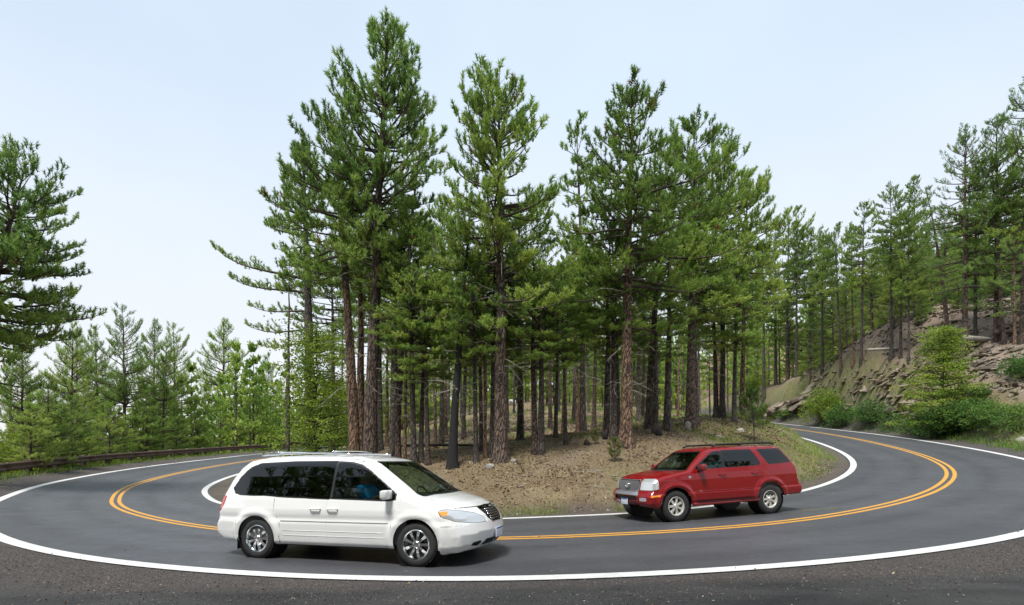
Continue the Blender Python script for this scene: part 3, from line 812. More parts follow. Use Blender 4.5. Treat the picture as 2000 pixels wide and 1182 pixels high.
# grove trunks one can count, by picture column and the row of the trunk's foot
TR = [(766, 893, 12, 0), (790, 902, 9, 3), (777, 899, 10, 1), (808, 906, 11, 0), (822, 905, 10, 2), (836, 909, 10, 1), (850, 878, 8, 3), (862, 868, 8, 0),
      (930, 903, 9, 0), (948, 897, 8, 3), (960, 893, 9, 0), (940, 880, 8, 2), (1045, 886, 13, 1), (1056, 886, 13, 0), (1075, 835, 8, 1), (1100, 848, 10, 3), (1105, 868, 7, 0), (1128, 846, 9, 3), (1160, 838, 9, 1),
      (1199, 856, 12, 2), (1208, 848, 8, 0), (1248, 822, 9, 2), (1255, 818, 8, 1), (1280, 847, 10, 0), (1358, 830, 13, 0), (1366, 808, 10, 2), (1399, 814, 9, 0), (1421, 812, 9, 1), (1434, 824, 9, 2),
      (870, 850, 8, 1), (905, 858, 8, 2), (1020, 850, 8, 1), (990, 845, 8, 0), (1085, 855, 8, 2), (742, 880, 11, 0), (755, 872, 9, 3), (650, 885, 9, 0), (668, 870, 8, 2)]
SHORT = {722: 'the tallest pine', 693: 'the orange-brown trunk left of the tallest pine', 608: 'the broad pine at the left end', 775: 'the thin sparse pine by the tallest pine', 978: 'the second tallest pine', 884: 'the burnt black trunk', 1138: 'the slender see-through pine', 1223: 'the knotted orange pine',
         1349: 'the full pine with the stump', 1411: 'the pine over the SUV roof', 1449: 'the last reddish pine of the grove', 1303: 'the pine beside the charred stub', 1016: 'the grey-brown pine at the crest', 1185: 'the dark left neighbour of the orange pine', 1268: 'the straight dark pine at the crest'}
ORD = ['nearest', 'second', 'third', 'fourth', 'fifth', 'sixth', 'seventh', 'eighth']
def tr_label(px, kk):
    a = min(SHORT, key=lambda q: abs(q - px)); side_ = 'right' if px > a else 'left'
    mates = sorted([t[0] for t in TR if min(SHORT, key=lambda q: abs(q - t[0])) == a and (t[0] > a) == (px > a)], key=lambda q: abs(q - a))
    col_ = ['dark', 'brown', 'dark grey', 'reddish'][kk]
    return '%s slim trunk, %s %s of %s' % (col_, ORD[mates.index(px)], side_, SHORT[a])
for i, (px, yb, w, kk) in enumerate(TR):
    x, y, g = hit(px, yb, 17)
    k = KB[kk]; wr = w / 2000 * y
    H = top_h(rg.uniform(395, 560), y, gz=g)
    plant_pine(k, x, y, tr_label(px, kk), 'slim pines of the centre grove', rz=rg.uniform(0, 6.28), s=min(1.25, wr / .145), sz=H / k.H, z=g,
               tilt=(rg.uniform(-.02, .02), rg.uniform(-.03, .03)))

# scattered forest: deep grove, far hill, right-hand hill
taken = [(r.location.x, r.location.y) for r in bpy.data.objects if r.parent is None and r.type == 'EMPTY']
def clear_of_road(x, y, m=6.5):
    off, _, _ = road_at([x], [y]); return abs(off[0]) > m
def scatter(n, region, kinds, label, group, mind, smin, smax, seed):
    r_ = random.Random(seed); c = 0; tries = 0
    while c < n and tries < n * 60:
        tries += 1
        px, d = region(r_); x = (px - 1000) / 1000 * d; y = d
        if not clear_of_road(x, y): continue
        if any((x - a) ** 2 + (y - b) ** 2 < mind ** 2 for a, b in taken): continue
        taken.append((x, y)); c += 1
        s = r_.uniform(smin, smax)
        plant_pine(r_.choice(kinds), x, y, label, group, rz=r_.uniform(0, 6.28), s=s, sz=s * r_.uniform(.9, 1.12), tilt=(r_.uniform(-.025, .025), r_.uniform(-.03, .03)), dead=False)
scatter(22, lambda r: (r.uniform(820, 1420), r.uniform(30, 60)), KB, 'pine with bare lower trunk in the depth of the centre grove', 'pines in the depth of the grove', 2.6, .72, .92, 1)
scatter(28, lambda r: (r.uniform(760, 1440), r.uniform(62, 92)), [KB[0], KB[2], KY[2], KY[3], KY[2]], 'distant pine filling the back of the centre grove', 'distant pines behind the grove', 3.0, .8, 1.05, 2)
scatter(14, lambda r: (r.uniform(580, 820), r.uniform(42, 100)), [KB[2], KY[2], KY[3]], 'pine between the centre grove and the left road', 'pines left of the grove', 3.0, .6, .85, 3)
def leftzone(r):
    px = r.uniform(-150, 540); o = float(np.interp(px, [-150, 0, 60, 120, 180, 270, 360, 450, 555], [18, 19, 22, 25.5, 29, 36, 45, 56, 78])); return px, o * r.uniform(1.2, 1.6) + 1
scatter(30, leftzone, [KY[0], KY[1], KY[3]], 'young pine in the thicket close behind the guardrail', 'young pines in the thicket by the guardrail', 2.2, .6, .95, 14)
scatter(22, lambda r: (r.uniform(-120, 620), r.uniform(55, 110)), [KY[2], KY[3]], 'distant pine down the slope beyond the guardrail', 'distant pines below the guardrail', 4, .8, 1.05, 4)

# hillside on the right: trunks standing on the crest of the bank, then the wood behind
for (px, yb, w, yt, lean, kk, lab) in [
    (1556, 737, 8, 432, 0, 2, 'pine at the left end of the bank crest, above the pale rock slabs'),
    (1606, 728, 6, 455, 0, 0, 'slim pine on the bank crest, second from the left end'),
    (1643, 726, 9, 450, -.05, 1, 'orange trunked pine leaning left on the bank crest'),
    (1666, 712, 6, 440, 0, 3, 'slim pine squeezed left of the thick dark trunk on the bank crest'),
    (1682, 710, 11, 398, .02, 2, 'thick dark trunked pine in the middle of the bank crest'),
    (1741, 700, 9, 368, 0, 0, 'broad topped pine on the bank crest by the fallen log'),
    (1759, 700, 8, 420, 0, 1, 'reddish trunked pine just right of the fallen log'),
    (1775, 708, 12, 440, 0, 2, 'stout pine standing forward on the bank edge over the rock ledge'),
    (1961, 673, 13, 300, -.06, 1, 'dark trunk leaning left on the rim near the right frame edge'),
    (1982, 671, 9, 330, 0, 3, 'straight pine on the rim right of the leaning dark trunk'),
    (1905, 668, 9, 330, .0, 0, 'pine set back on the right rim beside the thin leaning pine')]:
    x, y, g = hit(px, yb, 35)
    k = KB[kk]; H = top_h(yt, y, gz=g)
    plant_pine(k, x, y, lab, 'pines on the bank crest', rz=rg.uniform(0, 6.28), s=H / k.H * .95, sz=H / k.H, z=g, tilt=(0, lean))
    taken.append((x, y))
scatter(52, lambda r: (r.uniform(1470, 2080), r.uniform(58, 92)), [KY[2], KB[2], KY[3], KB[0], KY[2]], 'pine in the hillside wood behind the right-hand bank', 'pines of the hillside wood', 3.2, .75, 1.0, 6)
scatter(26, lambda r: (r.uniform(1480, 2080), r.uniform(50, 90)), [KY[0], KY[3]], 'young green pine in the thicket behind the bank crest', 'young pines behind the bank crest', 2.5, .6, .9, 8)
scatter(24, lambda r: (r.uniform(1550, 1960), r.uniform(50, 78)), [KY[0], KY[1]], 'waist-high to head-high young pine in the undergrowth behind the bank crest', 'undergrowth pines behind the bank crest', 1.5, .25, .5, 9)
for (px, d, yt, kk, lab) in [(1492, 84, 470, 0, 'slim pine in the gap just right of the centre grove'), (1515, 88, 436, 2, 'tall pine where the far road ends, right of the centre grove'),
                             (1538, 80, 425, 1, 'taller open pine between the far road and the bank crest'), (1582, 76, 452, 0, 'pine behind the left end of the bank crest')]:
    at_top(KB[kk], px, d, yt, lab, 'pines right of the grove')
# the wood behind the viewer, seen mirrored in the windows of the cars
for i, (x, y) in enumerate([(-24, -9), (-18, -12), (-13, -9.5), (-8, -12), (-3.5, -9), (1, -12.5), (5, -9.5), (10, -12), (15, -9), (21, -11), (27, -8), (-30, -4), (34, -3), (-10, -18), (-1, -17), (8, -18), (-20, -20), (19, -19), (-6, -13), (3, -14), (-2, -10), (7, -12), (-11, -13), (12, -14), (-15, -15)]):
    y = y * .55 - 1.0
    plant_pine(KB[(i * 2) % 4], x, y, 'pine behind the viewer across the lay-by', 'pines behind the viewer', rz=i * 1.3, s=1.3, dead=False)

for i, (x, y, s_) in enumerate([(-17, -5, 1.6), (-13.5, -7.5, 1.7), (-21, -6, 1.6), (-16, -10, 1.8), (-24.5, -2.5, 1.5), (-1.5, -8, 1.75), (2.8, -9, 1.8), (-6, -8.5, 1.7), (7, -10, 1.8), (.5, -12, 1.9)]):
    plant_pine(KY[2], x, y, 'broad full-crowned pine behind the viewer across the lay-by', 'broad pines behind the viewer', rz=i * 1.7, s=s_)

# the wood beyond, too far to tell its trees apart: one mass
FK = make_pine(131, 14, .16, .10, prof_fn([(0, 2.0), (.3, 2.4), (.6, 1.8), (.85, 1.0), (1, .2)]), gap=1.15, per=4.2, tuft=.62, nb=5, dead=0, clump=.55, width=.5, tint0=.45, trunk_sides=5)
def mesh_arrays(me):
    V = np.empty(len(me.vertices) * 3, np.float32); me.vertices.foreach_get('co', V)
    T = np.empty(len(me.vertices), np.float32); 
    if 'tint' in me.attributes: me.attributes['tint'].data.foreach_get('value', T)
    F = np.empty(len(me.loops), np.int32); me.loops.foreach_get('vertex_index', F)
    return V.reshape(-1, 3), F, T
cv, cf, ct = mesh_arrays(FK.crown); tv, tf = tube_np(np.array([[0, 0, -.5], [0, 0, 5], [0, 0, 13.]]), np.array([.18, .13, .02]), 5)
r_ = np.random.default_rng(55); PV, PF, PT, TV_, TF_ = [], [], [], [], []; o1 = o2 = 0
pts = []
for (n_, a0, a1, d0, d1) in [(120, 780, 1480, 88, 150), (190, 1400, 2150, 93, 165), (70, 400, 840, 95, 160), (120, -200, 640, 66, 150), (26, 600, 1000, 80, 120), (90, -250, 560, 60, 84), (50, 1650, 2100, 68, 95), (34, 820, 1420, 68, 90)]:
    px = r_.uniform(a0, a1, n_); d = r_.uniform(d0, d1, n_); x = (px - 1000) / 1000 * d
    off, _, _ = road_at(x, d); k = np.abs(off) > 6.5
    pts.append(np.c_[x[k], d[k], ground(x[k], d[k])])
pts = np.vstack(pts)
for (x, y, z) in pts:
    s = r_.uniform(.7, 1.15); a = r_.uniform(0, 6.28); M_ = np.array([[math.cos(a), -math.sin(a), 0], [math.sin(a), math.cos(a), 0], [0, 0, 1]]) * s
    PV.append(cv @ M_.T + [x, y, z]); PF.append(cf + o1); o1 += len(cv); PT.append(np.clip(ct + r_.uniform(-.3, .3), 0, .98))
    TV_.append(tv @ M_.T + [x, y, z]); TF_.append(tf + o2); o2 += len(tv)
print('FAR', len(pts), len(cf) // 3)
fw = tag(put('distant_wood', mesh_np('distant_wood', np.vstack(PV), np.concatenate(PF).reshape(-1, 3), False, {'tint': np.concatenate(PT)}), M_NEEDLE), kind='stuff')
tag(put('distant_wood_trunks', mesh_np('distant_trunks', np.vstack(TV_), np.concatenate(TF_).reshape(-1, 4), True), M_BARK_DARK), kind='stuff')
# ------------------------------------------------------------------ shrubs and broad-leaved trees
def make_shrub(seed, h, w, nstem=12, nclump=120, per=26, leaf=.11, mat=None, form='round', tint=(.2, .9), csize=.28, bark=None):
    rng = np.random.default_rng(seed)
    st, P, T = [], [], []
    per_stem = max(1, nclump // nstem)
    for i in range(nstem):
        az = i * 2.4 + rng.uniform(-.4, .4)
        if form == 'tree':       # one leader, tiers of near level boughs
            zb = h * (.06 + .9 * (i / nstem)); s = zb / h
            L_ = w / 2 * (1.05 - s) ** .8 * rng.uniform(.7, 1.15)
            d = np.array([math.cos(az), math.sin(az), rng.uniform(-.05, .25)])
            p0 = np.array([0, 0, zb]); p1 = p0 + d * L_ * .6; p2 = p0 + d * L_ + [0, 0, .12 * L_]
        else:
            rr = w / 2 * math.sqrt(rng.uniform(.05, 1)); hh = h * (1 - .55 * (rr / (w / 2)) ** 2) * rng.uniform(.65, 1.05)
            p0 = np.array([math.cos(az) * .12 * w * .5, math.sin(az) * .12 * w * .5, 0])
            p2 = np.array([math.cos(az) * rr, math.sin(az) * rr, hh]); p1 = (p0 + p2) / 2 + [0, 0, .12 * hh] + rng.normal(0, .05 * w, 3)
        q = np.linspace(0, 1, 6)[:, None]
        C = (1 - q) ** 2 * p0 + 2 * q * (1 - q) * p1 + q * q * p2
        st.append((C, np.linspace(.012 + .006 * h, .005, 6)))
        tn = rng.uniform(*tint)
        for j in range(per_stem):
            u = (.25 + .75 * rng.uniform() ** .7) if form != 'tree' else (.12 + .88 * rng.uniform() ** .8)
            c = np.array([np.interp(u, q[:, 0], C[:, k]) for k in range(3)])
            spread = csize * (1.3 if form == 'round' else 1.0)
            c = c + rng.normal(0, 1, 3) * spread * [1.2, 1.2, .9 if form != 'tree' else .28]
            c[2] = max(c[2], .08)
            P.append(c); T.append(np.clip(tn + rng.normal(0, .12), 0, .98))
            if j % 3 == 0:
                m = np.array([np.interp(max(0, u - .15), q[:, 0], C[:, k]) for k in range(3)])
                st.append((np.array([m, (m + c) / 2 + [0, 0, .03], c]), np.array([.007, .005, .003])))
    if form == 'tree':
        st.append((np.array([[0, 0, -.2], [.03, 0, h * .3], [-.04, .05, h * .65], [0, 0, h]]), np.array([.02 + h * .009, .014 + h * .006, .01 + h * .003, .008])))
    P = np.array(P); T = np.array(T); m = len(P)
    PP = (P[:, None] + rng.normal(0, 1, (m, per, 3)) * csize * np.array([.55, .55, .42 if form != 'tree' else .16])).reshape(-1, 3)
    PP[:, 2] = np.maximum(PP[:, 2], .03)
    TT = np.clip(np.repeat(T, per) + rng.normal(0, .08, m * per), 0, .98)
    V, F, TV = leaf_cards(PP, rng.uniform(.6, 1.15, len(PP)) * leaf, TT, rng)
    o = Pine(); o.crown = mesh_np('foliage', V, F, False, {'tint': TV}); o.crown.materials.append(mat)
    o.stem = mesh_np('stem', *tubes_np(st, 4), True); o.stem.materials.append(bark or M_TWIG)
    return o
def plant_shrub(k, x, y, label, name='shrub', cat='shrub', rz=0, s=1.0, sz=None, group=None):
    r = root(name, (x, y, ground(x, y) - .03), label, cat, group, rz); r.scale = (s, s, sz or s)
    put('crown' if name.endswith('tree') else 'foliage', k.crown, None, r)
    tag(put('branchwork', k.stem, None, r), kind='stuff')
    return r

S_LIME = make_shrub(201, 4.2, 5.0, 26, 330, 30, .15, M_LEAF_LIME, tint=(.2, .95), csize=.36)
S_GREEN = make_shrub(202, 2.8, 4.2, 22, 260, 28, .14, M_LEAF_GREEN, tint=(.1, .8), csize=.32)
S_DARK = make_shrub(203, 2.6, 3.6, 20, 240, 30, .13, M_LEAF_GREEN, tint=(0, .5), csize=.30)
S_TIER = make_shrub(204, 7.6, 5.6, 74, 620, 24, .13, M_LEAF_LIME, form='tree', tint=(.15, .8), csize=.36)
S_MAPLE = make_shrub(205, 9.0, 5.6, 44, 430, 30, .15, M_LEAF_LIME, form='tree', tint=(.3, .98), csize=.66)
S_LOW = make_shrub(206, .9, 1.8, 12, 90, 18, .09, M_LEAF_GREEN, tint=(.3, .95), csize=.2)

def sh(k, px, d, label, s=1.0, sz=None, name='shrub', cat='shrub', group=None, rz=None):
    x, y, g = spot(px, d); return plant_shrub(k, x, y, label, name, cat, rg.uniform(0, 6.28) if rz is None else rz, s, sz, group)
RB = 'shrubs at the foot of the right-hand bank'
sh(S_LIME, 1612, 58.3, 'lime topped shrub under the rock ledge, leftmost big one on the right bank', .98, 1.1, group=RB)
sh(S_GREEN, 1650, 54.1, 'darker green shrub leaning on the lime topped shrub', .95, group=RB)
sh(S_GREEN, 1712, 48.8, 'low spreading green shrub below the broken rock', .95, .85, group=RB)
sh(S_LOW, 1745, 45.1, 'small green bush at the road edge below the broken rock', 1.5, group=RB)
sh(S_TIER, 1842, 37, 'tall light green tiered young tree on the right bank', 1.08, 1.08, name='young_tree', cat='tree')
sh(S_DARK, 1838, 37.1, 'dark green bush at the left foot of the tiered young tree', 1.0, .9, group=RB)
sh(S_DARK, 1888, 35.5, 'dark green bush at the right foot of the tiered young tree', 1.15, 1.0, group=RB)
sh(S_GREEN, 1905, 36.5, 'green shrub climbing the bank right of the tiered young tree', .7, .6, group=RB)
sh(S_GREEN, 1955, 32.5, 'wide green shrub above the road near the right frame edge', .8, .62, group=RB)
sh(S_DARK, 2012, 35, 'green shrub high on the bank cut by the right frame edge', .8, .8, group=RB)
sh(S_LOW, 1990, 30.7, 'low weedy bush beside the pale stone at the right frame edge', 1.3, group=RB)
sh(S_LOW, 1790, 41.3, 'small bush between the low green shrub and the tiered young tree', 1.5, group=RB)
sh(S_LOW, 1540, 70.0, 'low green bush by the road left of the lime topped shrub', 2.0, 1.5, group=RB)
sh(S_GREEN, 1485, 80.0, 'bright green bush where the far road disappears behind the trunks', .9, group=RB)
sh(S_LIME, 1465, 96.0, 'yellow-green bush across the far road', .8, group=RB)
sh(S_DARK, 1895, 53.0, 'dark green bush on the crest of the right bank', .7, .6, group=RB)
sh(S_LOW, 1800, 53.0, 'small bush on the bank crest behind the tiered tree', 1.5, group=RB)
sh(S_MAPLE, 617, 29.0, 'yellow-green broad-leaved tree behind the rear of the white minivan', 1.0, .92, name='broadleaf_tree', cat='tree')
sh(S_MAPLE, 660, 38.0, 'thinner yellow-green tree between the broad-leaved tree and the orange trunks', .7, .62, name='broadleaf_tree', cat='tree')
LB = 'shrubs beyond the guardrail'
sh(S_LIME, 578, 100.0, 'lime green shrub where the guardrail ends', .75, 1.1, group=LB)
sh(S_LIME, 530, 92.0, 'tall lime shrub beyond the far end of the guardrail', .9, 1.5, group=LB)
sh(S_LIME, 398, 62.0, 'yellowish shrub behind the guardrail among the young pines', .55, .8, group=LB)
sh(S_GREEN, 470, 82.0, 'green shrub behind the guardrail by the bare saplings', .9, 1.3, group=LB)
sh(S_GREEN, 425, 68.0, 'green shrub behind the guardrail under the rounded pine', .8, 1.1, group=LB)
for i, (px, d) in enumerate([(668, 70), (705, 80), (745, 74), (790, 66), (830, 72)]):
    sh(S_LIME if i % 2 else S_GREEN, px, d, 'bright undergrowth shrub glimpsed between the trunks behind the white minivan', 1.0, 1.2, group='undergrowth shrubs between the trunks')

for i, (px, d) in enumerate([(20, 30), (75, 33), (130, 36), (185, 40), (235, 44), (290, 50), (340, 56), (375, 60), (500, 88), (548, 96), (455, 74), (50, 38), (265, 56)]):
    sh([S_LIME, S_GREEN, S_DARK][i % 3], px, d, 'leafy bush in the green wall behind the guardrail', .7 + .1 * (i % 4), 1.0, group='leafy bushes behind the guardrail')
# small pines with a bare stem on the mound
kS = make_pine(301, 1.6, .022, .30, prof_fn([(0, .3), (.4, .5), (1, .15)]), gap=.12, per=4, tuft=.13, nb=22, needles=M_NEEDLE_FRESH, dead=0, rise=60, low_el=10, clump=1.2)
x, y, g = hit(1201, 904, 13)
plant_pine(kS, x, y, 'knee-high pine seedling on the brown slope between the two cars', s=.50, name='pine_seedling', cat='pine seedling')
x, y, g = hit(1316 * 0 + 1163, 868, 13)
plant_pine(kS, x, y, 'tiny seedling at the mound crest left of the knotted orange pine', s=.32, name='pine_seedling', cat='pine seedling')
x, y, g = hit(1473, 868, 16)
kS2 = make_pine(302, 2.1, .028, .42, prof_fn([(0, .55), (.4, .62), (1, .15)]), gap=.14, per=4.5, tuft=.16, nb=22, needles=M_NEEDLE_FRESH, dead=0, rise=60, low_el=5, clump=1.2, bark=M_BARK_DARK)
plant_pine(kS2, x, y, 'young pine with bare thin stem rising just behind the red SUV roof', s=1.0, sz=(top_h(768, y, gz=g)) / 2.1, name='pine_sapling', cat='pine sapling')
# bare grey saplings
for i, (px, d, h) in enumerate([(462, 68, 5.6), (470, 70, 6.3), (478, 69, 5.2), (487, 72, 6.0), (318, 50, 3.8), (408, 62, 4.6)]):
    rng = np.random.default_rng(400 + i); x, y, g = spot(px, d)
    P = np.array([[0, 0, -.1], [.08, 0, h * .4], [.02 + .1 * i * .3, .1, h * .75], [.25, .1, h]])
    L_ = [(P, np.array([.045, .035, .022, .01]))]
    for j in range(9):
        u = rng.uniform(.3, .95); p = np.array([np.interp(u * h, P[:, 2], P[:, c]) for c in range(3)]); a = rng.uniform(0, 6.28)
        d_ = np.array([math.cos(a) * .5, math.sin(a) * .5, .9]) * rng.uniform(.4, 1.0)
        L_.append((np.array([p, p + d_ * .5, p + d_ + [0, 0, .1]]), np.array([.014, .009, .004])))
    o = put('bare_sapling', mesh_np('bare_sapling', *tubes_np(L_, 4), True), M_DEAD, None, (x, y, g))
    tag(o, ['bare grey sapling behind the guardrail, first of the leafless cluster', 'tallest leafless grey sapling behind the guardrail', 'short leafless sapling inside the grey cluster', 'leafless sapling at the far side of the grey cluster',
            'lone pale leafless sapling behind the guardrail under the bushy pines', 'pale leafless sapling beside the yellowish shrub'][i], 'sapling', 'bare saplings behind the guardrail')

# ------------------------------------------------------------------ rock
def rock_mat(name, a, b, dark):
    n = NT(name); co = n.coord(); oi = n.n('ObjectInfo')
    n1 = n.noise(2.2, 5, .65, vec=co); n2 = n.noise(13, 5, .7, vec=co); ly = n.noise(3, 4, .6, vec=n.coord((1, 1, 9)))
    c = n.mix(n.mr(n1, .3, .7), a, b); c = n.mix(n.mr(ly, .5, .7, 0, .7), c, dark)
    c = n.mix(n.mr(n2, .6, .72, 0, .7), c, tuple(v * .45 for v in a))
    hs = n.n('HueSaturation'); n.t.links.new(c, hs.inputs['Color']); n.t.links.new(n.mr(oi.outputs['Random'], 0, 1, .65, 1.2), hs.inputs['Value'])
    return n.pbr(hs.outputs[0], .9, normal=n.bump(n.math('ADD', ly, n2), .8, .05))
M_ROCK = rock_mat('ledge_rock', (.19, .15, .11), (.30, .25, .20), (.09, .06, .04))
M_ROCK_PALE = rock_mat('pale_rock', (.38, .36, .33), (.5, .48, .45), (.25, .22, .2))

def rock_mesh(rng, name, flat=.35, sub=1):
    bm = bmesh.new()
    if flat < .6:
        pts = np.array([(a, b, c) for a in (-1, 1) for b in (-1, 1) for c in (-1, 1)], float) + rng.normal(0, .22, (8, 3))
        pts = np.vstack([pts, rng.uniform(-1.15, 1.15, (5, 3))])
    else:
        pts = unit(rng.normal(0, 1, (18, 3))) * rng.uniform(.75, 1.05, (18, 1))
    for p in pts: bm.verts.new(p * [1, .62, flat])
    bmesh.ops.convex_hull(bm, input=bm.verts)
    for v in [v for v in bm.verts if not v.link_faces]: bm.verts.remove(v)
    me = bpy.data.meshes.new(name); bm.to_mesh(me); bm.free(); return me
rng = np.random.default_rng(77)
SLABS = [rock_mesh(rng, 'rock_slab', rng.uniform(.13, .3)) for _ in range(12)]
BOULD = [rock_mesh(rng, 'boulder', .7) for _ in range(4)]
for m_ in SLABS: m_.materials.append(M_ROCK)
for m_ in BOULD: m_.materials.append(M_ROCK_PALE)
def ledge(label, px0, px1, yf, n, s0, s1, tilt, seed, dmin=30):
    r_ = random.Random(seed)
    pts = []
    for i in range(n):
        px = r_.uniform(px0, px1); y0, y1 = yf(px); py = r_.uniform(y0, y1)
        pts.append(hit(px, py, dmin))
    c = np.mean(pts, 0)
    rt = root('rock_ledge', tuple(c), label, 'rock ledge', 'rock ledges of the right-hand bank')
    for p in pts:
        s = r_.uniform(s0, s1)
        o = put('rock_slab', r_.choice(SLABS), None, rt, (p[0] - c[0], p[1] - c[1], p[2] - c[2] - s * .05),
                (R(r_.gauss(-14, 16)), R(tilt + r_.gauss(0, 16)), R(r_.gauss(-8, 30))), (s * r_.uniform(.9, 1.6), s * r_.uniform(.7, 1.1), s * r_.uniform(.5, 1.1)))
ledge('smooth pale slanting slabs beside the far road, left end of the right bank', 1508, 1592, lambda px: (800 - (px - 1508) * .45, 812 - (px - 1508) * .25), 34, .5, 1.4, -24, 1, 45)
ledge('dark broken rock band in the middle of the right bank', 1585, 1790, lambda px: (738 - (px - 1600) * .14, 802), 170, .12, .40, -22, 2, 38)
ledge('scattered ledge stones along the upper edge of the bank at the right', 1795, 2010, lambda px: (682, 722), 80, .15, .5, -12, 3, 34)
ledge('stones beneath the crest of the bank between the two shrubs', 1690, 1800, lambda px: (790, 818), 40, .25, .7, -18, 4, 36)
for (px, py, s, lab, dm) in [(998, 792, 1.3, 'pale boulder far back between the trunks of the grove', 60), (1008, 803, .45, 'smaller pale boulder below the far boulder in the grove', 55),
                         (1003, 903, .13, 'small pale stone at the foot of the second tallest pine', 13), (1007, 909, .07, 'little white stone under the small pale stone', 13), (958, 913, .2, 'flat white stone left of the plated trunk foot', 13),
                         (1403, 856, .2, 'pale stone on the mound above the red SUV windshield', 15), (1390, 850, .16, 'small pale stone left of the stone above the SUV windshield', 15),
                         (1445, 843, .22, 'whitish rock lying in grass above the red SUV roof', 17), (1995, 860, .35, 'grey stone in the weeds at the right frame edge', 25)]:
    x, y, g = hit(px, py, dm)
    tag(put('boulder', BOULD[int(px) % 4], None, None, (x, y, g + s * .1), (0, 0, px), s), lab, 'rock', 'loose pale stones')

# logs, stumps
def log(px, py, L_, r_, ang, label, mat, dm=13, lift=0.0, el=0):
    x, y, g = hit(px, py, dm)
    P = np.array([[-L_ / 2, 0, 0], [-L_ / 6, .03, .02], [L_ / 6, -.02, .01], [L_ / 2, .04, 0]])
    b = MB(); b.tube(P, [r_, r_ * .95, r_ * .85, r_ * .7], 9)
    o = b.build('fallen_log', mat, None, True, loc=(x, y, g + r_ * .8 + lift), rot=(0, R(el), R(ang)))
    return tag(o, label, 'log', 'fallen logs')
log(1745, 690, 6.0, .14, 12, 'greenish fallen log lying between the trunks on the bank crest', M_DEAD, 45, .3, -4)
log(1925, 668, 5.0, .22, 15, 'grey fallen log on the rim behind the tiered young tree', M_DEAD, 38)
log(1985, 655, 3.0, .2, -10, 'dark log lying uphill at the right frame edge', M_TWIG, 40)
log(915, 873, 5.5, .06, 5, 'long thin log on the forest floor behind the mound crest', M_TWIG, 18)
for (px, py, h, r_, mat, lab) in [(1343, 842, .42, .13, M_DEAD, 'pale split stump at the foot of the full pine'), (1182, 858, .25, .10, M_BARK_BURNT, 'black little stump left of the knotted orange pine'),
                              (1286, 850, .22, .13, M_BARK_BURNT, 'charred stub between two dark trunks behind the SUV hood'), (1147, 868, .14, .13, M_BARK_DARK, 'low stump beside the dark trunk on the crest')]:
    x, y, g = hit(px, py, 14); b = MB(); b.tube([(0, 0, -.1), (0, 0, h * .5), (.02, 0, h * .86), (.05, 0, h)], [r_ * 1.2, r_, r_ * .9, r_ * .35], 9)
    tag(b.build('tree_stump', mat, None, True, loc=(x, y, g)), lab, 'stump', 'stumps on the mound')
rng = np.random.default_rng(9)
for i, (px, py, L_, a) in enumerate([(1145, 906, .5, 20), (1150, 925, .55, -25), (1172, 932, .4, 70), (1012, 955, .6, 40), (1020, 933, .45, 10), (1195, 932, .4, 5), (1060, 1003 - 12, .3, 15), (925, 905, .5, 50)]):
    x, y, g = hit(px, py, 11)
    P = np.cumsum(np.vstack([[0, 0, 0], rng.normal(0, .25, (5, 3)) * [1, 1, .3] + [1, 0, .05]]), 0) * L_ / 5
    tag(put('fallen_twig', mesh_np('fallen_twig', *tubes_np([(P, np.linspace(.014, .005, 6)), (np.array([P[2], P[2] + [.05, .1, .07], P[2] + [.12, .16, .1]]), np.array([.008, .006, .003]))], 4), True), M_DEAD, None, (x, y, g + .03), (0, 0, R(a))),
        'grey dead twig on the brown slope between the two cars', 'twig', 'dead twigs on the brown slope')

# ------------------------------------------------------------------ guardrail along the left road
n = NT('weathered_steel'); co = n.coord(); a = n.noise(5, 4, .6, vec=co); b_ = n.noise(40, 4, .7, vec=co)
c = n.mix(n.mr(a, .3, .7), (.085, .048, .036), (.14, .085, .065)); c = n.mix(n.mr(b_, .55, .75, 0, .6), c, (.15, .10, .075))
M_RUST = n.pbr(c, .62, .35, normal=n.bump(b_, .3, .01))
n = NT('guardrail_post_wood'); co = n.coord((6, 6, 1.2)); a = n.noise(3, 4, .7, vec=co)
M_POST = n.pbr(n.mix(n.mr(a, .3, .7), (.06, .045, .035), (.12, .095, .075)), .9, normal=n.bump(a, .6, .02))
M_POSTTOP = plain('post_end_grain', (.30, .26, .22), .9, var=.3)
_g = np.nonzero((RL > 0))[0]
iA = int(np.argmin(np.hypot(RS[:, 0] + 14.2, RS[:, 1] - 18))); iB = int(np.argmin(np.hypot(RS[:, 0] + 26.9, RS[:, 1] - 84)))
seg = np.arange(iB, iA + 1)
gp = np.c_[RS[seg, :2] + RN[seg] * (RS[seg, 4:5] + 1.95), RS[seg, 2] + RS[seg, 3] * 4.0]
gl = np.r_[0, np.cumsum(np.linalg.norm(np.diff(gp[:, :2], axis=0), axis=1))]
gat = lambda s: np.array([np.interp(s, gl, gp[:, k]) for k in range(3)])
gr = root('guardrail', tuple(gp[len(gp) // 2]), 'rusty brown steel guardrail on wooden posts along the outside of the left road', 'guardrail')
g0 = gp[len(gp) // 2]
prof = [(-.035, -.20), (.0, -.205), (.065, -.15), (.07, -.12), (-.01, -.035), (-.01, .035), (.07, .12), (.065, .15), (.0, .205), (-.035, .20)]
TOT = gl[-1]; S_ = 3.0; nsec = int(TOT / S_)
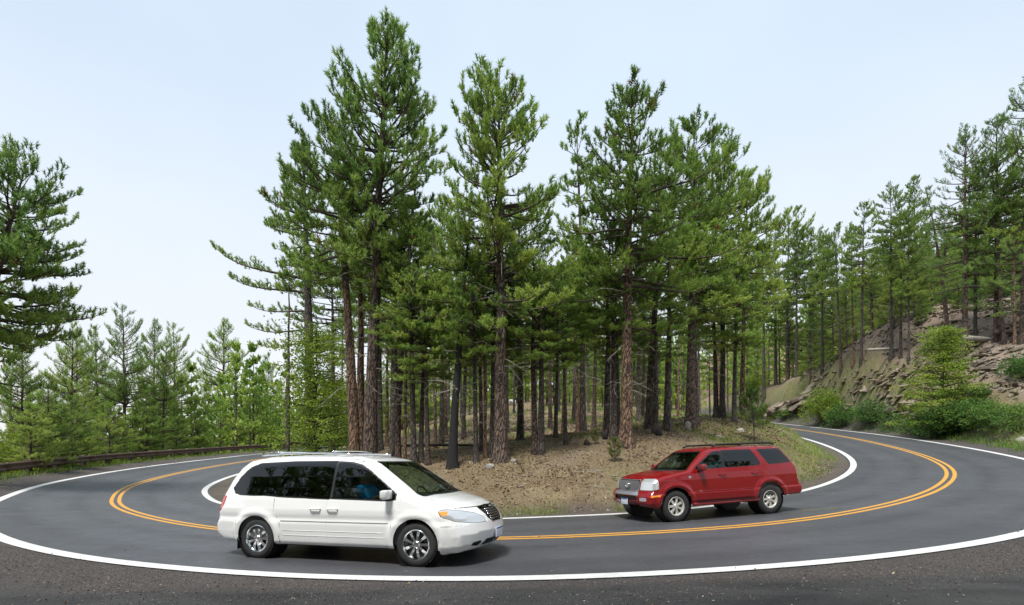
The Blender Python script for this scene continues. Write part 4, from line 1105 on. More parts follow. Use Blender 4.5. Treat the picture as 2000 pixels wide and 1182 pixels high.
for i in range(nsec):
    ss = np.linspace(i * S_, (i + 1) * S_ + .02, 5); V = []
    for s in ss:
        p = gat(s) - g0; tdir = unit(gat(min(TOT, s + .1)) - gat(max(0, s - .1))); nr_ = np.array([tdir[1], -tdir[0], 0]); nr_ = -unit(nr_)
        for (a, b2) in prof: V.append(p + nr_ * a + np.array([0, 0, .70 + b2]))
    m = len(prof); F = [(q * m + k, q * m + k + 1, (q + 1) * m + k + 1, (q + 1) * m + k) for q in range(4) for k in range(m - 1)]
    b = MB(); b.add(V, F); r1 = b.build('rail', M_RUST, gr, True)
    md = r1.modifiers.new('thickness', 'SOLIDIFY'); md.thickness = .012
for i in range(nsec + 1):
    s = min(i * S_ + .05, TOT); p = gat(s) - g0; tdir = unit(gat(min(TOT, s + .1)) - gat(max(0, s - .1))); az = math.atan2(tdir[1], tdir[0])
    out = np.array([tdir[1], -tdir[0], 0]) * 1.0
    out = out if np.dot(out[:2], RN[seg[0]]) > 0 else -out
    pc = p + out * .30
    b = MB(); b.box((pc[0], pc[1], pc[2] + .16), (.24, .22, 1.48), Matrix.Rotation(az, 3, 'Z')); po = b.build('post', M_POST, gr, bevel=.012)
    b = MB(); b.box((pc[0], pc[1], pc[2] + .912), (.27, .25, .025), Matrix.Rotation(az, 3, 'Z')); b.build('post_cap', M_POSTTOP, po)
    pb = p + out * .11
    b = MB(); b.box((pb[0], pb[1], pb[2] + .70), (.2, .15, .38), Matrix.Rotation(az, 3, 'Z')); b.build('spacer_block', M_POST, po, bevel=.008)

# ------------------------------------------------------------------ road sign seen from behind
x, y, g = spot(1331, 74)
sg = root('road_sign', (x, y, g), 'pale blank back of a diamond road sign on a wooden post, far between the trunks', 'road sign')
b = MB(); b.box((0, 0, 1.2), (.14, .1, 2.5)); b.build('post', plain('sign_post_wood', (.24, .12, .06), .9, var=.3), sg)
zt = (top_h(770, 74, gz=g)); b = MB(); b.box((0, .07, zt - .75), (1.05, .012, 1.05), Matrix.Rotation(R(45), 3, 'Y')); b.build('sign_plate', plain('aluminium_back', (.48, .52, .5), .45, .4), sg, bevel=.004)
b = MB(); b.box((0, -.062, zt - .75), (.5, .02, .05)); b.build('bracket', plain('bracket_steel', (.3, .3, .3), .4, .8), sg)

# ------------------------------------------------------------------ ground cover
def scatter_pts(n, x0, x1, y0, y1, dens, seed):
    rng = np.random.default_rng(seed)
    X = rng.uniform(x0, x1, n * 3); Y = rng.uniform(y0, y1, n * 3)
    z, off, rz_, idx, fr = ground(X, Y, True)
    p = dens(X, Y, off); k = rng.uniform(0, 1, len(X)) < p
    k = np.nonzero(k)[0][:n]; return X[k], Y[k], z[k], off[k], rng
def blades(name, X, Y, Z, rng, h0, h1, w, mat, tlo, thi, lean=.35, label=None, cat=None):
    m = len(X); h = rng.uniform(h0, h1, m); a = rng.uniform(0, 6.28, m); l = rng.normal(0, lean, (m, 2))
    B = np.c_[X, Y, Z - .02]; sd = np.c_[np.cos(a), np.sin(a), a * 0] * (w * rng.uniform(.6, 1.3, m))[:, None]
    tip = B + np.c_[l * h[:, None], h]; mid = B + np.c_[l * h[:, None] * .35, h * .55]
    V = np.stack([B - sd, B + sd, mid + sd * .7, tip, mid - sd * .7], 1).reshape(-1, 3); i = np.arange(m)[:, None] * 5
    F = np.concatenate([i + [[0, 1, 2]], i + [[0, 2, 4]], i + [[4, 2, 3]]], 0)
    o = put(name, mesh_np(name, V, F, False, {'tint': np.repeat(np.clip(rng.uniform(tlo, thi, m), 0, .98), 5)}), mat)
    tag(o, kind='stuff'); return o
M_GRASS = leaf_mat('verge_grass', (.11, .20, .035), (.21, .33, .055), (.40, .40, .16), .35)
M_STRAW = leaf_mat('dry_straw', (.14, .10, .05), (.30, .23, .12), (.46, .38, .24), .2)
inner = lambda a, b: (lambda X, Y, off: (off < 0) * sstep(a, a + .25, -off) * sstep(b + 1.2, b - .2, -off))
X, Y, Z_, off, rng = scatter_pts(26000, 8, 26, 12, 36, lambda X, Y, off: (off < 0) * sstep(3.75, 4.2, -off) * np.clip(sstep(9, 6, -off) * sstep(.30, .62, vnoise(X * 1.1, Y * 1.1, 5)) + .10, 0, 1), 1)
blades('grass', X, Y, Z_, rng, .07, .26, .008, M_GRASS, .1, .95)
X, Y, Z_, off, rng = scatter_pts(9000, -3, 9, 12, 17, lambda X, Y, off: (off < 0) * sstep(3.72, 3.95, -off) * sstep(5.4, 4.2, -off) * sstep(.35, .6, vnoise(X * .9, Y * .3, 8)) * sstep(-3, 2, X), 2)
blades('grass', X, Y, Z_, rng, .05, .2, .006, M_GRASS, .1, .9)
X, Y, Z_, off, rng = scatter_pts(26000, -34, -15, 14, 62, lambda X, Y, off: (off > 0) * sstep(4.2, 5.0, off) * sstep(9, 6, off), 3)
blades('grass', X, Y, Z_, rng, .08, .30, .012, M_GRASS, .05, .8)
X, Y, Z_, off, rng = scatter_pts(30000, 20, 46, 22, 75, lambda X, Y, off: (off > 0) * sstep(4.3, 5.2, off + (vnoise(X, Y, 3) - .5)) * sstep(8.5, 6, off), 4)
blades('grass', X, Y, Z_, rng, .12, .45, .018, M_GRASS, .0, .75)
X, Y, Z_, off, rng = scatter_pts(32000, -13, 22, 11.5, 26, lambda X, Y, off: (off < 0) * sstep(3.9, 4.6, -off) * (.25 + .75 * sstep(.45, .65, vnoise(X * .8, Y * .8, 51))), 5)
blades('dry_grass', X, Y, Z_, rng, .04, .15, .006, M_STRAW, .1, .98, .8)
X, Y, Z_, off, rng = scatter_pts(7000, 0, 20, 20, 44, lambda X, Y, off: (off < -7) * sstep(.55, .7, vnoise(X * .35, Y * .35, 61)), 6)
blades('grass', X, Y, Z_, rng, .08, .25, .014, M_GRASS, .2, .95)
# chips, bark and needles strewn on the slope
def chips(name, X, Y, Z, rng, s0, s1, mat, up=.0):
    m = len(X); s = rng.uniform(s0, s1, m)[:, None]
    A = unit(rng.normal(0, 1, (m, 3)) * [1, 1, .45]); B = unit(np.cross(A, rng.normal(0, 1, (m, 3)))); C = np.cross(A, B)
    P = np.c_[X, Y, Z + .01]
    V = np.stack([P - A * s, P + B * s * .45, P + A * s, P - B * s * .45, P + C * s * .3 + [0, 0, up]], 1).reshape(-1, 3); i = np.arange(m)[:, None] * 5
    F = np.concatenate([i + [[0, 1, 4]], i + [[1, 2, 4]], i + [[2, 3, 4]], i + [[3, 0, 4]]], 0)
    o = put(name, mesh_np(name, V, F, False, {'tint': np.repeat(rng.uniform(0, .98, m), 5)}), mat); return tag(o, kind='stuff')
n = NT('litter_chips'); t = n.attr('tint'); M_CHIP = n.pbr(n.ramp(t, [(0, (.03, .018, .012)), (.3, (.11, .06, .032)), (.6, (.21, .145, .078)), (.85, (.31, .245, .15)), (1, (.44, .40, .31))]), .9)
X, Y, Z_, off, rng = scatter_pts(38000, -13, 22, 11.5, 27, lambda X, Y, off: (off < 0) * sstep(3.8, 4.3, -off) * (.22 + .78 * sstep(.38, .62, fbm(X / 1.6, Y / 1.6, 15))), 7)
chips('forest_litter', X, Y, Z_, rng, .018, .065, M_CHIP)
X, Y, Z_, off, rng = scatter_pts(16000, -5, 34, 22, 52, lambda X, Y, off: (off < -6) * 1.0, 8)
chips('forest_litter', X, Y, Z_, rng, .04, .12, M_CHIP)
n = NT('gravel_stones'); t = n.attr('tint'); M_PEB = n.pbr(n.ramp(t, [(0, (.04, .035, .03)), (.5, (.11, .09, .075)), (.9, (.22, .18, .15)), (1, (.36, .33, .3))]), .85)
X, Y, Z_, off, rng = scatter_pts(9000, -16, 16, 4, 15, lambda X, Y, off: (off > 0) * sstep(3.75, 4.1, off) * (.02 + .98 * sstep(5.6, 4.6, off + (vnoise(X * 1.3, Y * 1.3, 4) - .5))), 9)
chips('gravel', X, Y, Z_ + 0, rng, .006, .019, M_PEB, .004)
X, Y, Z_, off, rng = scatter_pts(9000, -32, 40, 13, 60, lambda X, Y, off: (np.abs(off) > 3.85) * sstep(5.4, 4.5, np.abs(off)), 10)
chips('gravel', X, Y, Z_ + 0, rng, .012, .035, M_PEB, .006)

# worn remains of older road paint
M_OLDP = plain('worn_old_paint', (.085, .08, .062), .7, var=.35)
for (pts_, lab) in (([(1770, 902), (1800, 900), (1812, 918), (1803, 915)], 0), ([(1560, 997), (1640, 990), (1644, 994), (1565, 1000)], 0)):
    V = []
    for (px, py) in pts_:
        d = 2 * 1000 / (py - 855.5)
        for _ in range(12):
            x = (px - 1000) / 1000 * d; z = road_at([x], [d])[1][0]; d = (2 - z) * 1000 / (py - 855.5)
        V.append(((px - 1000) / 1000 * d, d, z + .004))
    b = MB(); b.add(np.array(V), [(0, 1, 2, 3)]); tag(b.build('old_paint_mark', M_OLDP), kind='structure')
X, Y, Z_, off, rng = scatter_pts(2600, -20, 24, 6, 26, lambda X, Y, off: (np.abs(off) < 4.2) * (.15 + .85 * sstep(2.6, 3.5, np.abs(off))) * sstep(.5, .7, vnoise(X * .7, Y * .7, 14)), 12)
_, rz_, _ = road_at(X, Y)
chips('fallen_needles', X, Y, rz_ - .004, rng, .008, .028, M_CHIP, .002)

# coarse grit, needles and chippings where the asphalt ends
n = NT('edge_grit'); t = n.attr('tint'); M_GRIT = n.pbr(n.ramp(t, [(0, (.018, .015, .016)), (.35, (.05, .042, .042)), (.6, (.085, .076, .070)), (.8, (.13, .115, .105)), (.93, (.22, .21, .20)), (.98, (.24, .10, .05))]), .85)
X, Y, Z_, off, rng = scatter_pts(32000, -13, 13, 5, 11.5, lambda X, Y, off: (off > 0) * sstep(3.42, 3.62, off) * sstep(5.0, 4.2, off + (vnoise(X * 1.1, Y * 1.1, 4) - .5) * .8), 21)
_, rz_, _ = road_at(X, Y)
chips('gravel', X, Y, np.maximum(Z_, np.where(off < 3.6, rz_, -9)) - .008, rng, .004, .013, M_GRIT, .003)
X, Y, Z_, off, rng = scatter_pts(9000, -11, 14, 5, 11, lambda X, Y, off: (off > 0) * np.exp(-((off - 4.55 - (vnoise(X * .6, Y * .2, 9) - .5) * .5) / .22) ** 2) * sstep(.35, .6, vnoise(X * .5, Y * .5, 19)), 22)
blades('dry_needles', X, Y, Z_ - .002, rng, .01, .045, .0022, M_STRAW, .1, .9, 2.2)
# broken rock and litter on the right-hand bank and the hillside behind it
n = NT('rubble'); t = n.attr('tint'); M_RUB = n.pbr(n.ramp(t, [(0, (.05, .036, .025)), (.5, (.17, .135, .10)), (1, (.34, .30, .255))]), .9)
X, Y, Z_, off, rng = scatter_pts(15000, 18, 60, 24, 72, lambda X, Y, off: (off > 0) * sstep(7, 9, off) * sstep(26, 18, off) * (.25 + .75 * sstep(.38, .55, fbm(X / 3, Y / 3, 5))), 23)
chips('rock_rubble', X, Y, Z_, rng, .06, .34, M_RUB)
X, Y, Z_, off, rng = scatter_pts(16000, 18, 90, 26, 110, lambda X, Y, off: (off > 0) * sstep(9, 14, off), 24)
chips('forest_litter', X, Y, Z_, rng, .07, .22, M_CHIP)
X, Y, Z_, off, rng = scatter_pts(16000, 20, 90, 30, 110, lambda X, Y, off: (off > 0) * sstep(14, 18, off) * sstep(.45, .6, fbm(X / 5, Y / 5, 35)), 25)
blades('undergrowth', X, Y, Z_, rng, .2, .7, .05, M_GRASS, .0, .6, .6)
X, Y, Z_, off, rng = scatter_pts(9000, -30, 30, 28, 95, lambda X, Y, off: (off < -8) * sstep(.50, .62, fbm(X / 5, Y / 5, 36)), 26)
blades('undergrowth', X, Y, Z_, rng, .15, .5, .045, M_GRASS, .1, .8, .6)
rr = random.Random(12)
for i in range(26):
    px = rr.uniform(1560, 2040); d = rr.uniform(50, 74); x = (px - 1000) / 1000 * d
    if clear_of_road(x, d, 16): plant_shrub([S_LOW, S_DARK, S_GREEN][i % 3], x, d, 'leafy bush in the undergrowth of the hillside wood', rz=i, s=[1.6, .5, .5][i % 3], group='bushes in the hillside wood')
rng = np.random.default_rng(19)
for i in range(16):
    px = rng.uniform(860, 1190); py = rng.uniform(915, 990); x, y, g = hit(px, py, 11); L_ = rng.uniform(.25, .6)
    P = np.cumsum(np.vstack([[0, 0, 0], rng.normal(0, .22, (5, 3)) * [1, 1, .3] + [1, 0, .03]]), 0) * L_ / 5
    tag(put('fallen_twig', mesh_np('fallen_twig', *tubes_np([(P, np.linspace(.012, .004, 6))], 4), True), M_DEAD if i % 2 else M_TWIG, None, (x, y, g + .025), (0, 0, rng.uniform(0, 6.28))),
        'grey dead twig on the brown slope between the two cars', 'twig', 'dead twigs on the brown slope')
# ------------------------------------------------------------------ vehicles
def car_paint(name, col, rough=.28, coat=1.0, metal=0.0, spec=.5):
    n = NT(name); co = n.coord()
    d = n.noise(1.4, 4, .6, vec=co); d2 = n.noise(30, 4, .7, vec=co)
    sep = n.n('SeparateXYZ'); n.t.links.new(co, sep.inputs[0])
    low = n.mr(sep.outputs['Z'], .62, .22)                      # road film on the lowest panels
    c = n.mix(n.math('MULTIPLY', low, n.mr(d, .3, .7, .15, .7), clamp=True), col, tuple(a * .55 + .05 for a in col))
    return n.pbr(c, n.mr(d2, .3, .7, rough * .85, rough * 1.2), metal, **{'Specular IOR Level': spec, 'Coat Weight': coat, 'Coat Roughness': .04})
def glass_mat(name, tint, tr):
    n = NT(name)
    g = n.n('BsdfGlossy'); g.inputs['Roughness'].default_value = .015; g.inputs['Color'].default_value = (1, 1, 1, 1)
    t = n.n('BsdfTransparent'); t.inputs[0].default_value = (*[a * tr for a in tint], 1)
    f = n.n('Fresnel'); f.inputs[0].default_value = 1.55
    fa = n.math('ADD', n.math('MULTIPLY', f.outputs[0], 1.05), .0, clamp=True)
    m = n.n('MixShader'); n.t.links.new(fa, m.inputs[0]); n.t.links.new(t.outputs[0], m.inputs[1]); n.t.links.new(g.outputs[0], m.inputs[2])
    n.t.links.new(m.outputs[0], n.out.inputs[0]); return n.m
M_GLASS_DARK = glass_mat('privacy_glass', (.9, 1, 1), .05)
M_GLASS_SIDE = glass_mat('side_glass', (.85, 1, .95), .50)
M_GLASS_WIND = glass_mat('windscreen_glass', (.75, 1, .9), .70)
M_BLACK = plain('black_trim', (.012, .012, .013), .5)
M_GAP = plain('shut_line_shadow_gap', (.02, .02, .02), .8)
M_RUBBER = plain('tyre_rubber', (.022, .022, .023), .85, var=.3)
M_CHROME = plain('chrome', (.80, .81, .82), .12, 1.0)
M_ALLOY = plain('silver_alloy', (.62, .62, .58), .38, .55, var=.08)
M_SATIN = plain('satin_silver_trim', (.42, .44, .47), .35, .7)
M_LAMP = plain('headlight_lens', (.66, .67, .67), .14, .55, **{'Coat Weight': 1.0})
M_AMBER = plain('amber_lens', (.85, .28, .02), .2, **{'Coat Weight': 1.0})
M_RED = plain('red_lens', (.45, .008, .008), .15, **{'Coat Weight': 1.0})
M_CABIN = plain('cabin_lining', (.05, .052, .055), .85)
M_SEAT = plain('seat_cloth', (.10, .10, .105), .9, var=.2)
M_WHITEP = car_paint('white_car_paint', (.76, .765, .76), .24)
M_REDP = car_paint('deep_red_car_paint', (.20, .004, .006), .25, coat=.5, spec=.25)
M_PLATE = plain('number_plate', (.62, .66, .74), .5)
M_PLATEB = plain('plate_print', (.05, .12, .35), .5)

def sdpoly(P, px, pz):
    P = np.asarray(P, float); n = len(P)
    d = np.full(px.shape, 1e9); s = np.ones(px.shape)
    for i in range(n):
        a = P[i]; b = P[i - 1]
        e = b - a; wx = px - a[0]; wz = pz - a[1]
        t = np.clip((wx * e[0] + wz * e[1]) / (e @ e + 1e-12), 0, 1)
        bx = wx - e[0] * t; bz = wz - e[1] * t
        d = np.minimum(d, bx * bx + bz * bz)
        c1 = pz >= a[1]; c2 = pz < b[1]; c3 = e[0] * wz > e[1] * wx
        fl = (c1 & c2 & c3) | (~c1 & ~c2 & ~c3)
        s = np.where(fl, -s, s)
    return s * np.sqrt(d)
def rpoly(P, r):      # rounded polygon: shrink then grow
    return lambda x, z: sdpoly(P, x, z) - r

def smax(a, b, k):
    h = np.clip(.5 - .5 * (a - b) / k, 0, 1)
    return a * (1 - h) + b * h + k * h * (1 - h)

def surface_net(f, lo, hi, h):
    ax = [np.arange(l, u + h, h) for l, u in zip(lo, hi)]
    X, Y, Z = np.meshgrid(*ax, indexing='ij'); S = f(X, Y, Z)
    inside = S < 0; nx, ny, nz = [len(a) - 1 for a in ax]
    c = np.zeros((nx, ny, nz), np.int16)
    acc = np.zeros((nx, ny, nz, 3)); cnt = np.zeros((nx, ny, nz))
    cor = [(i, j, k) for i in (0, 1) for j in (0, 1) for k in (0, 1)]
    sl = lambda A, o: A[o[0]:o[0] + nx, o[1]:o[1] + ny, o[2]:o[2] + nz]
    for o in cor: c += sl(inside, o)
    for a in range(3):
        for o in cor:
            if o[a]: continue
            o2 = tuple(o[q] + (q == a) for q in range(3))
            s0, s1 = sl(S, o), sl(S, o2); cr = (s0 < 0) != (s1 < 0)
            t = np.where(cr, s0 / np.where(cr, s0 - s1, 1), 0)
            for q in range(3): acc[..., q] += np.where(cr, o[q] + (t if q == a else 0), 0)
            cnt += cr
    act = (c > 0) & (c < 8); idx = -np.ones(act.shape, int); ids = np.argwhere(act); idx[act] = np.arange(len(ids))
    V = (ids + acc[act] / cnt[act][:, None]) * h + np.array([a[0] for a in ax])
    Q = []
    for a in range(3):
        o2 = [0, 0, 0]; o2[a] = 1
        A = inside[:-1 if a == 0 else None, :-1 if a == 1 else None, :-1 if a == 2 else None]
        B = inside[1 if a == 0 else 0:, 1 if a == 1 else 0:, 1 if a == 2 else 0:]
        e = np.argwhere(A != B); u, v = [(1, 2), (2, 0), (0, 1)][a]
        e = e[(e[:, u] > 0) & (e[:, v] > 0) & (e[:, u] < act.shape[u]) & (e[:, v] < act.shape[v]) & (e[:, a] < act.shape[a])]
        fl = A[tuple(e.T)]
        def cell(du, dv):
            q = e.copy(); q[:, u] -= du; q[:, v] -= dv; return idx[tuple(q.T)]
        q4 = np.stack([cell(1, 1), cell(0, 1), cell(0, 0), cell(1, 0)], 1)
        q4[~fl] = q4[~fl][:, ::-1]; Q.append(q4)
    Q = np.vstack(Q); Q = Q[(Q >= 0).all(1)]
    return V, Q

def grad(f, V, e=2e-3):
    g = np.stack([f(V[:, 0] + e * (i == 0), V[:, 1] + e * (i == 1), V[:, 2] + e * (i == 2)) - f(V[:, 0] - e * (i == 0), V[:, 1] - e * (i == 1), V[:, 2] - e * (i == 2)) for i in range(3)], 1) / (2 * e)
    return g

class Shell:
    """a body skin of triangles that is cut apart into panels along level lines"""
    def __init__(s, f, lo, hi, h):
        s.f = f; V, Q = surface_net(f, lo, hi, h)
        for _ in range(5):
            g = grad(f, V); v = f(V[:, 0], V[:, 1], V[:, 2]); V = V - g * (v / ((g * g).sum(1) + 1e-6))[:, None] * .9
        s.V = V; s.T = np.vstack([Q[:, [0, 1, 2]], Q[:, [0, 2, 3]]])
    def cut(s, T, phi):
        """split triangle set T by phi(x,y,z): returns (inside phi<0, outside)"""
        p = phi(s.V[:, 0], s.V[:, 1], s.V[:, 2]); p = np.where(np.abs(p) < 1e-6, 1e-6, p)
        ins = p < 0; k = ins[T].sum(1)
        I = [T[k == 3]]; O = [T[k == 0]]
        for want, flip in ((1, False), (2, True)):
            t = T[k == want]
            if not len(t): continue
            m = ins[t] if not flip else ~ins[t]
            r = m.argmax(1); t = np.take_along_axis(t, (r[:, None] + np.arange(3)) % 3, 1)   # lone vertex first
            a, b, c = t.T
            def mid(i, j):
                lo_, hi_ = np.minimum(i, j), np.maximum(i, j); key = lo_.astype(np.int64) * 10000000 + hi_
                u, inv = np.unique(key, return_inverse=True); li, hj = (u // 10000000), (u % 10000000)
                w = p[li] / (p[li] - p[hj]); return li, hj, w, inv
            key = np.concatenate([np.minimum(a, b), np.minimum(a, c)]).astype(np.int64) * 10000000 + np.concatenate([np.maximum(a, b), np.maximum(a, c)])
            u, inv = np.unique(key, return_inverse=True); li, hj = u // 10000000, u % 10000000
            w = p[li] / (p[li] - p[hj]); nv = s.V[li] + (s.V[hj] - s.V[li]) * w[:, None]
            base = len(s.V); s.V = np.vstack([s.V, nv]); p = np.r_[p, np.zeros(len(nv))]
            ab = base + inv[:len(a)]; ac = base + inv[len(a):]
            lone = np.stack([a, ab, ac], 1); rest = np.vstack([np.stack([ab, b, c], 1), np.stack([ab, c, ac], 1)])
            (I if not flip else O).append(lone); (O if not flip else I).append(rest)
            ins = np.r_[ins, np.zeros(len(nv), bool)]
        return np.vstack(I), np.vstack(O)
    def build(s, name, T, mat, parent, inset=0.0, label=None):
        if len(T) == 0: return None
        u, inv = np.unique(T.ravel(), return_inverse=True); V = s.V[u]
        g = unit(grad(s.f, V)); V2 = V - g * inset
        me = mesh_np(name, V2, inv.reshape(-1, 3), True)
        if len(me.vertices) == len(g): me.normals_split_custom_set_from_vertices(g.tolist())
        o = put(name, me, mat, parent)
        if label: o['label'] = label
        return o

def OR(*fs): return lambda x, y, z: np.minimum.reduce([f(x, y, z) for f in fs])
def AND(*fs): return lambda x, y, z: np.maximum.reduce([f(x, y, z) + 0 * x for f in fs])
def NOT(f): return lambda x, y, z: -f(x, y, z)
def side(P, r=.0, ymin=.5): return AND(lambda x, y, z: sdpoly(P, x, z) - r, lambda x, y, z: ymin - np.abs(y))
def ring(f, w): return lambda x, y, z: np.abs(f(x, y, z)) - w

def wheel(parent, c, r, w, rim_r, spokes, out, kind):
    """out: +1 / -1 side facing outwards; > tyre, rim (> wheel_nut)"""
    e = bpy.data.objects.new('wheel', None); COL.objects.link(e); e.parent = parent; e.location = c
    sgn = out
    b = MB(); h = w / 2
    prof = [(rim_r, -h * .92), (rim_r + .02, -h), (r - .035, -h * .98), (r - .008, -h * .8), (r, -h * .5), (r, h * .5), (r - .008, h * .8), (r - .035, h * .98), (rim_r + .02, h), (rim_r, h * .92)]
    b.lathe(prof, 48)
    for k in range(56):    # tread blocks
        a = k * 2 * math.pi / 56
        for q in (-.62, -.2, .2, .62):
            b.box((math.cos(a) * (r + .001), q * h, math.sin(a) * (r + .001)), (.014, h * .3, r * .07), Matrix.Rotation(-a, 3, 'Y'))
    b.build('tyre', M_RUBBER, e, True)
    m = M_CHROME if kind == 'chrome' else M_ALLOY
    o = sgn; b = MB()
    b.lathe([(rim_r + .004, o * h * .90), (rim_r - .006, o * h * .96), (rim_r - .02, o * h * .92), (rim_r - .032, o * h * .62), (rim_r - .05, -o * h * .5)], 48)
    ns = spokes; dz = h * .78
    for k in range(ns):
        a = k * 2 * math.pi / ns
        if kind == 'chrome':
            wd0, wd1 = .052, .070
        else:
            wd0, wd1 = .062, .098
        for (ra, rb, wa, wb, ya, yb) in ((.03, rim_r * .55, wd0, wd0 * 1.0, dz * 1.0, dz * .98), (rim_r * .55, rim_r - .018, wd0 * 1.0, wd1, dz * .98, dz * .86)):
            ca, sa = math.cos(a), math.sin(a)
            V = []
            for (rr, ww, yy) in ((ra, wa, ya), (rb, wb, yb)):
                for (t, dy) in ((-1, -.028), (-.72, 0), (.72, 0), (1, -.028), (.8, -.05), (-.8, -.05)):
                    x_ = rr; q = ww / 2 * t
                    V.append((ca * x_ - sa * q, o * (yy + dy), sa * x_ + ca * q))
            F = [(i, (i + 1) % 6, 6 + (i + 1) % 6, 6 + i) for i in range(6)] + [tuple(range(6)), tuple(range(11, 5, -1))]
            b.add(V, F)
    b.lathe([(.0, o * (dz + .012)), (.045, o * (dz + .010)), (.06, o * (dz - .004)), (.062, o * (dz - .03))], 24)
    rim = b.build('rim', m, e, False)
    b = MB(); b.lathe([(0, o * h * .25), (rim_r - .03, o * h * .25)], 32); b.build('brake_disc', plain('brake_shadow', (.035, .034, .033), .6, .3) if 'brake_shadow' not in bpy.data.materials else bpy.data.materials['brake_shadow'], e)
    b = MB()
    for k in range(5):
        a = k * 2 * math.pi / 5 + .3
        b.lathe([(0, o * (dz + .016)), (.009, o * (dz + .014)), (.011, o * (dz - .01))], 8, c=(math.cos(a) * .045, 0, math.sin(a) * .045))
    b.build('wheel_nut_circle', M_SATIN, rim)['kind'] = 'stuff'
    return e

def seat(parent, c, m=M_SEAT):
    e = bpy.data.objects.new('seat', None); COL.objects.link(e); e.parent = parent; e.location = c
    b = MB(); b.box((0, 0, .12), (.50, .48, .16)); b.build('cushion', m, e, bevel=.05)
    b = MB(); b.box((-.30, 0, .46), (.15, .46, .62), Matrix.Rotation(R(-12), 3, 'Y')); b.build('backrest', m, e, bevel=.06)
    b = MB(); b.box((-.39, 0, .87), (.10, .26, .18), Matrix.Rotation(R(-8), 3, 'Y')); b.build('headrest', m, e, bevel=.04)

def steering(parent, c):
    b = MB(); A = np.linspace(0, 2 * np.pi, 25)
    b.tube([(0, .19 * math.cos(a), .19 * math.sin(a)) for a in A], .014, 8, False)
    for a in (R(0), R(180), R(270)): b.tube([(0, 0, 0), (0, .18 * math.cos(a), .18 * math.sin(a))], .016, 6)
    b.box((-.0, 0, 0), (.05, .14, .10))
    return b.build('steering_wheel', M_BLACK, parent, True, loc=c, rot=(0, R(-28), 0))

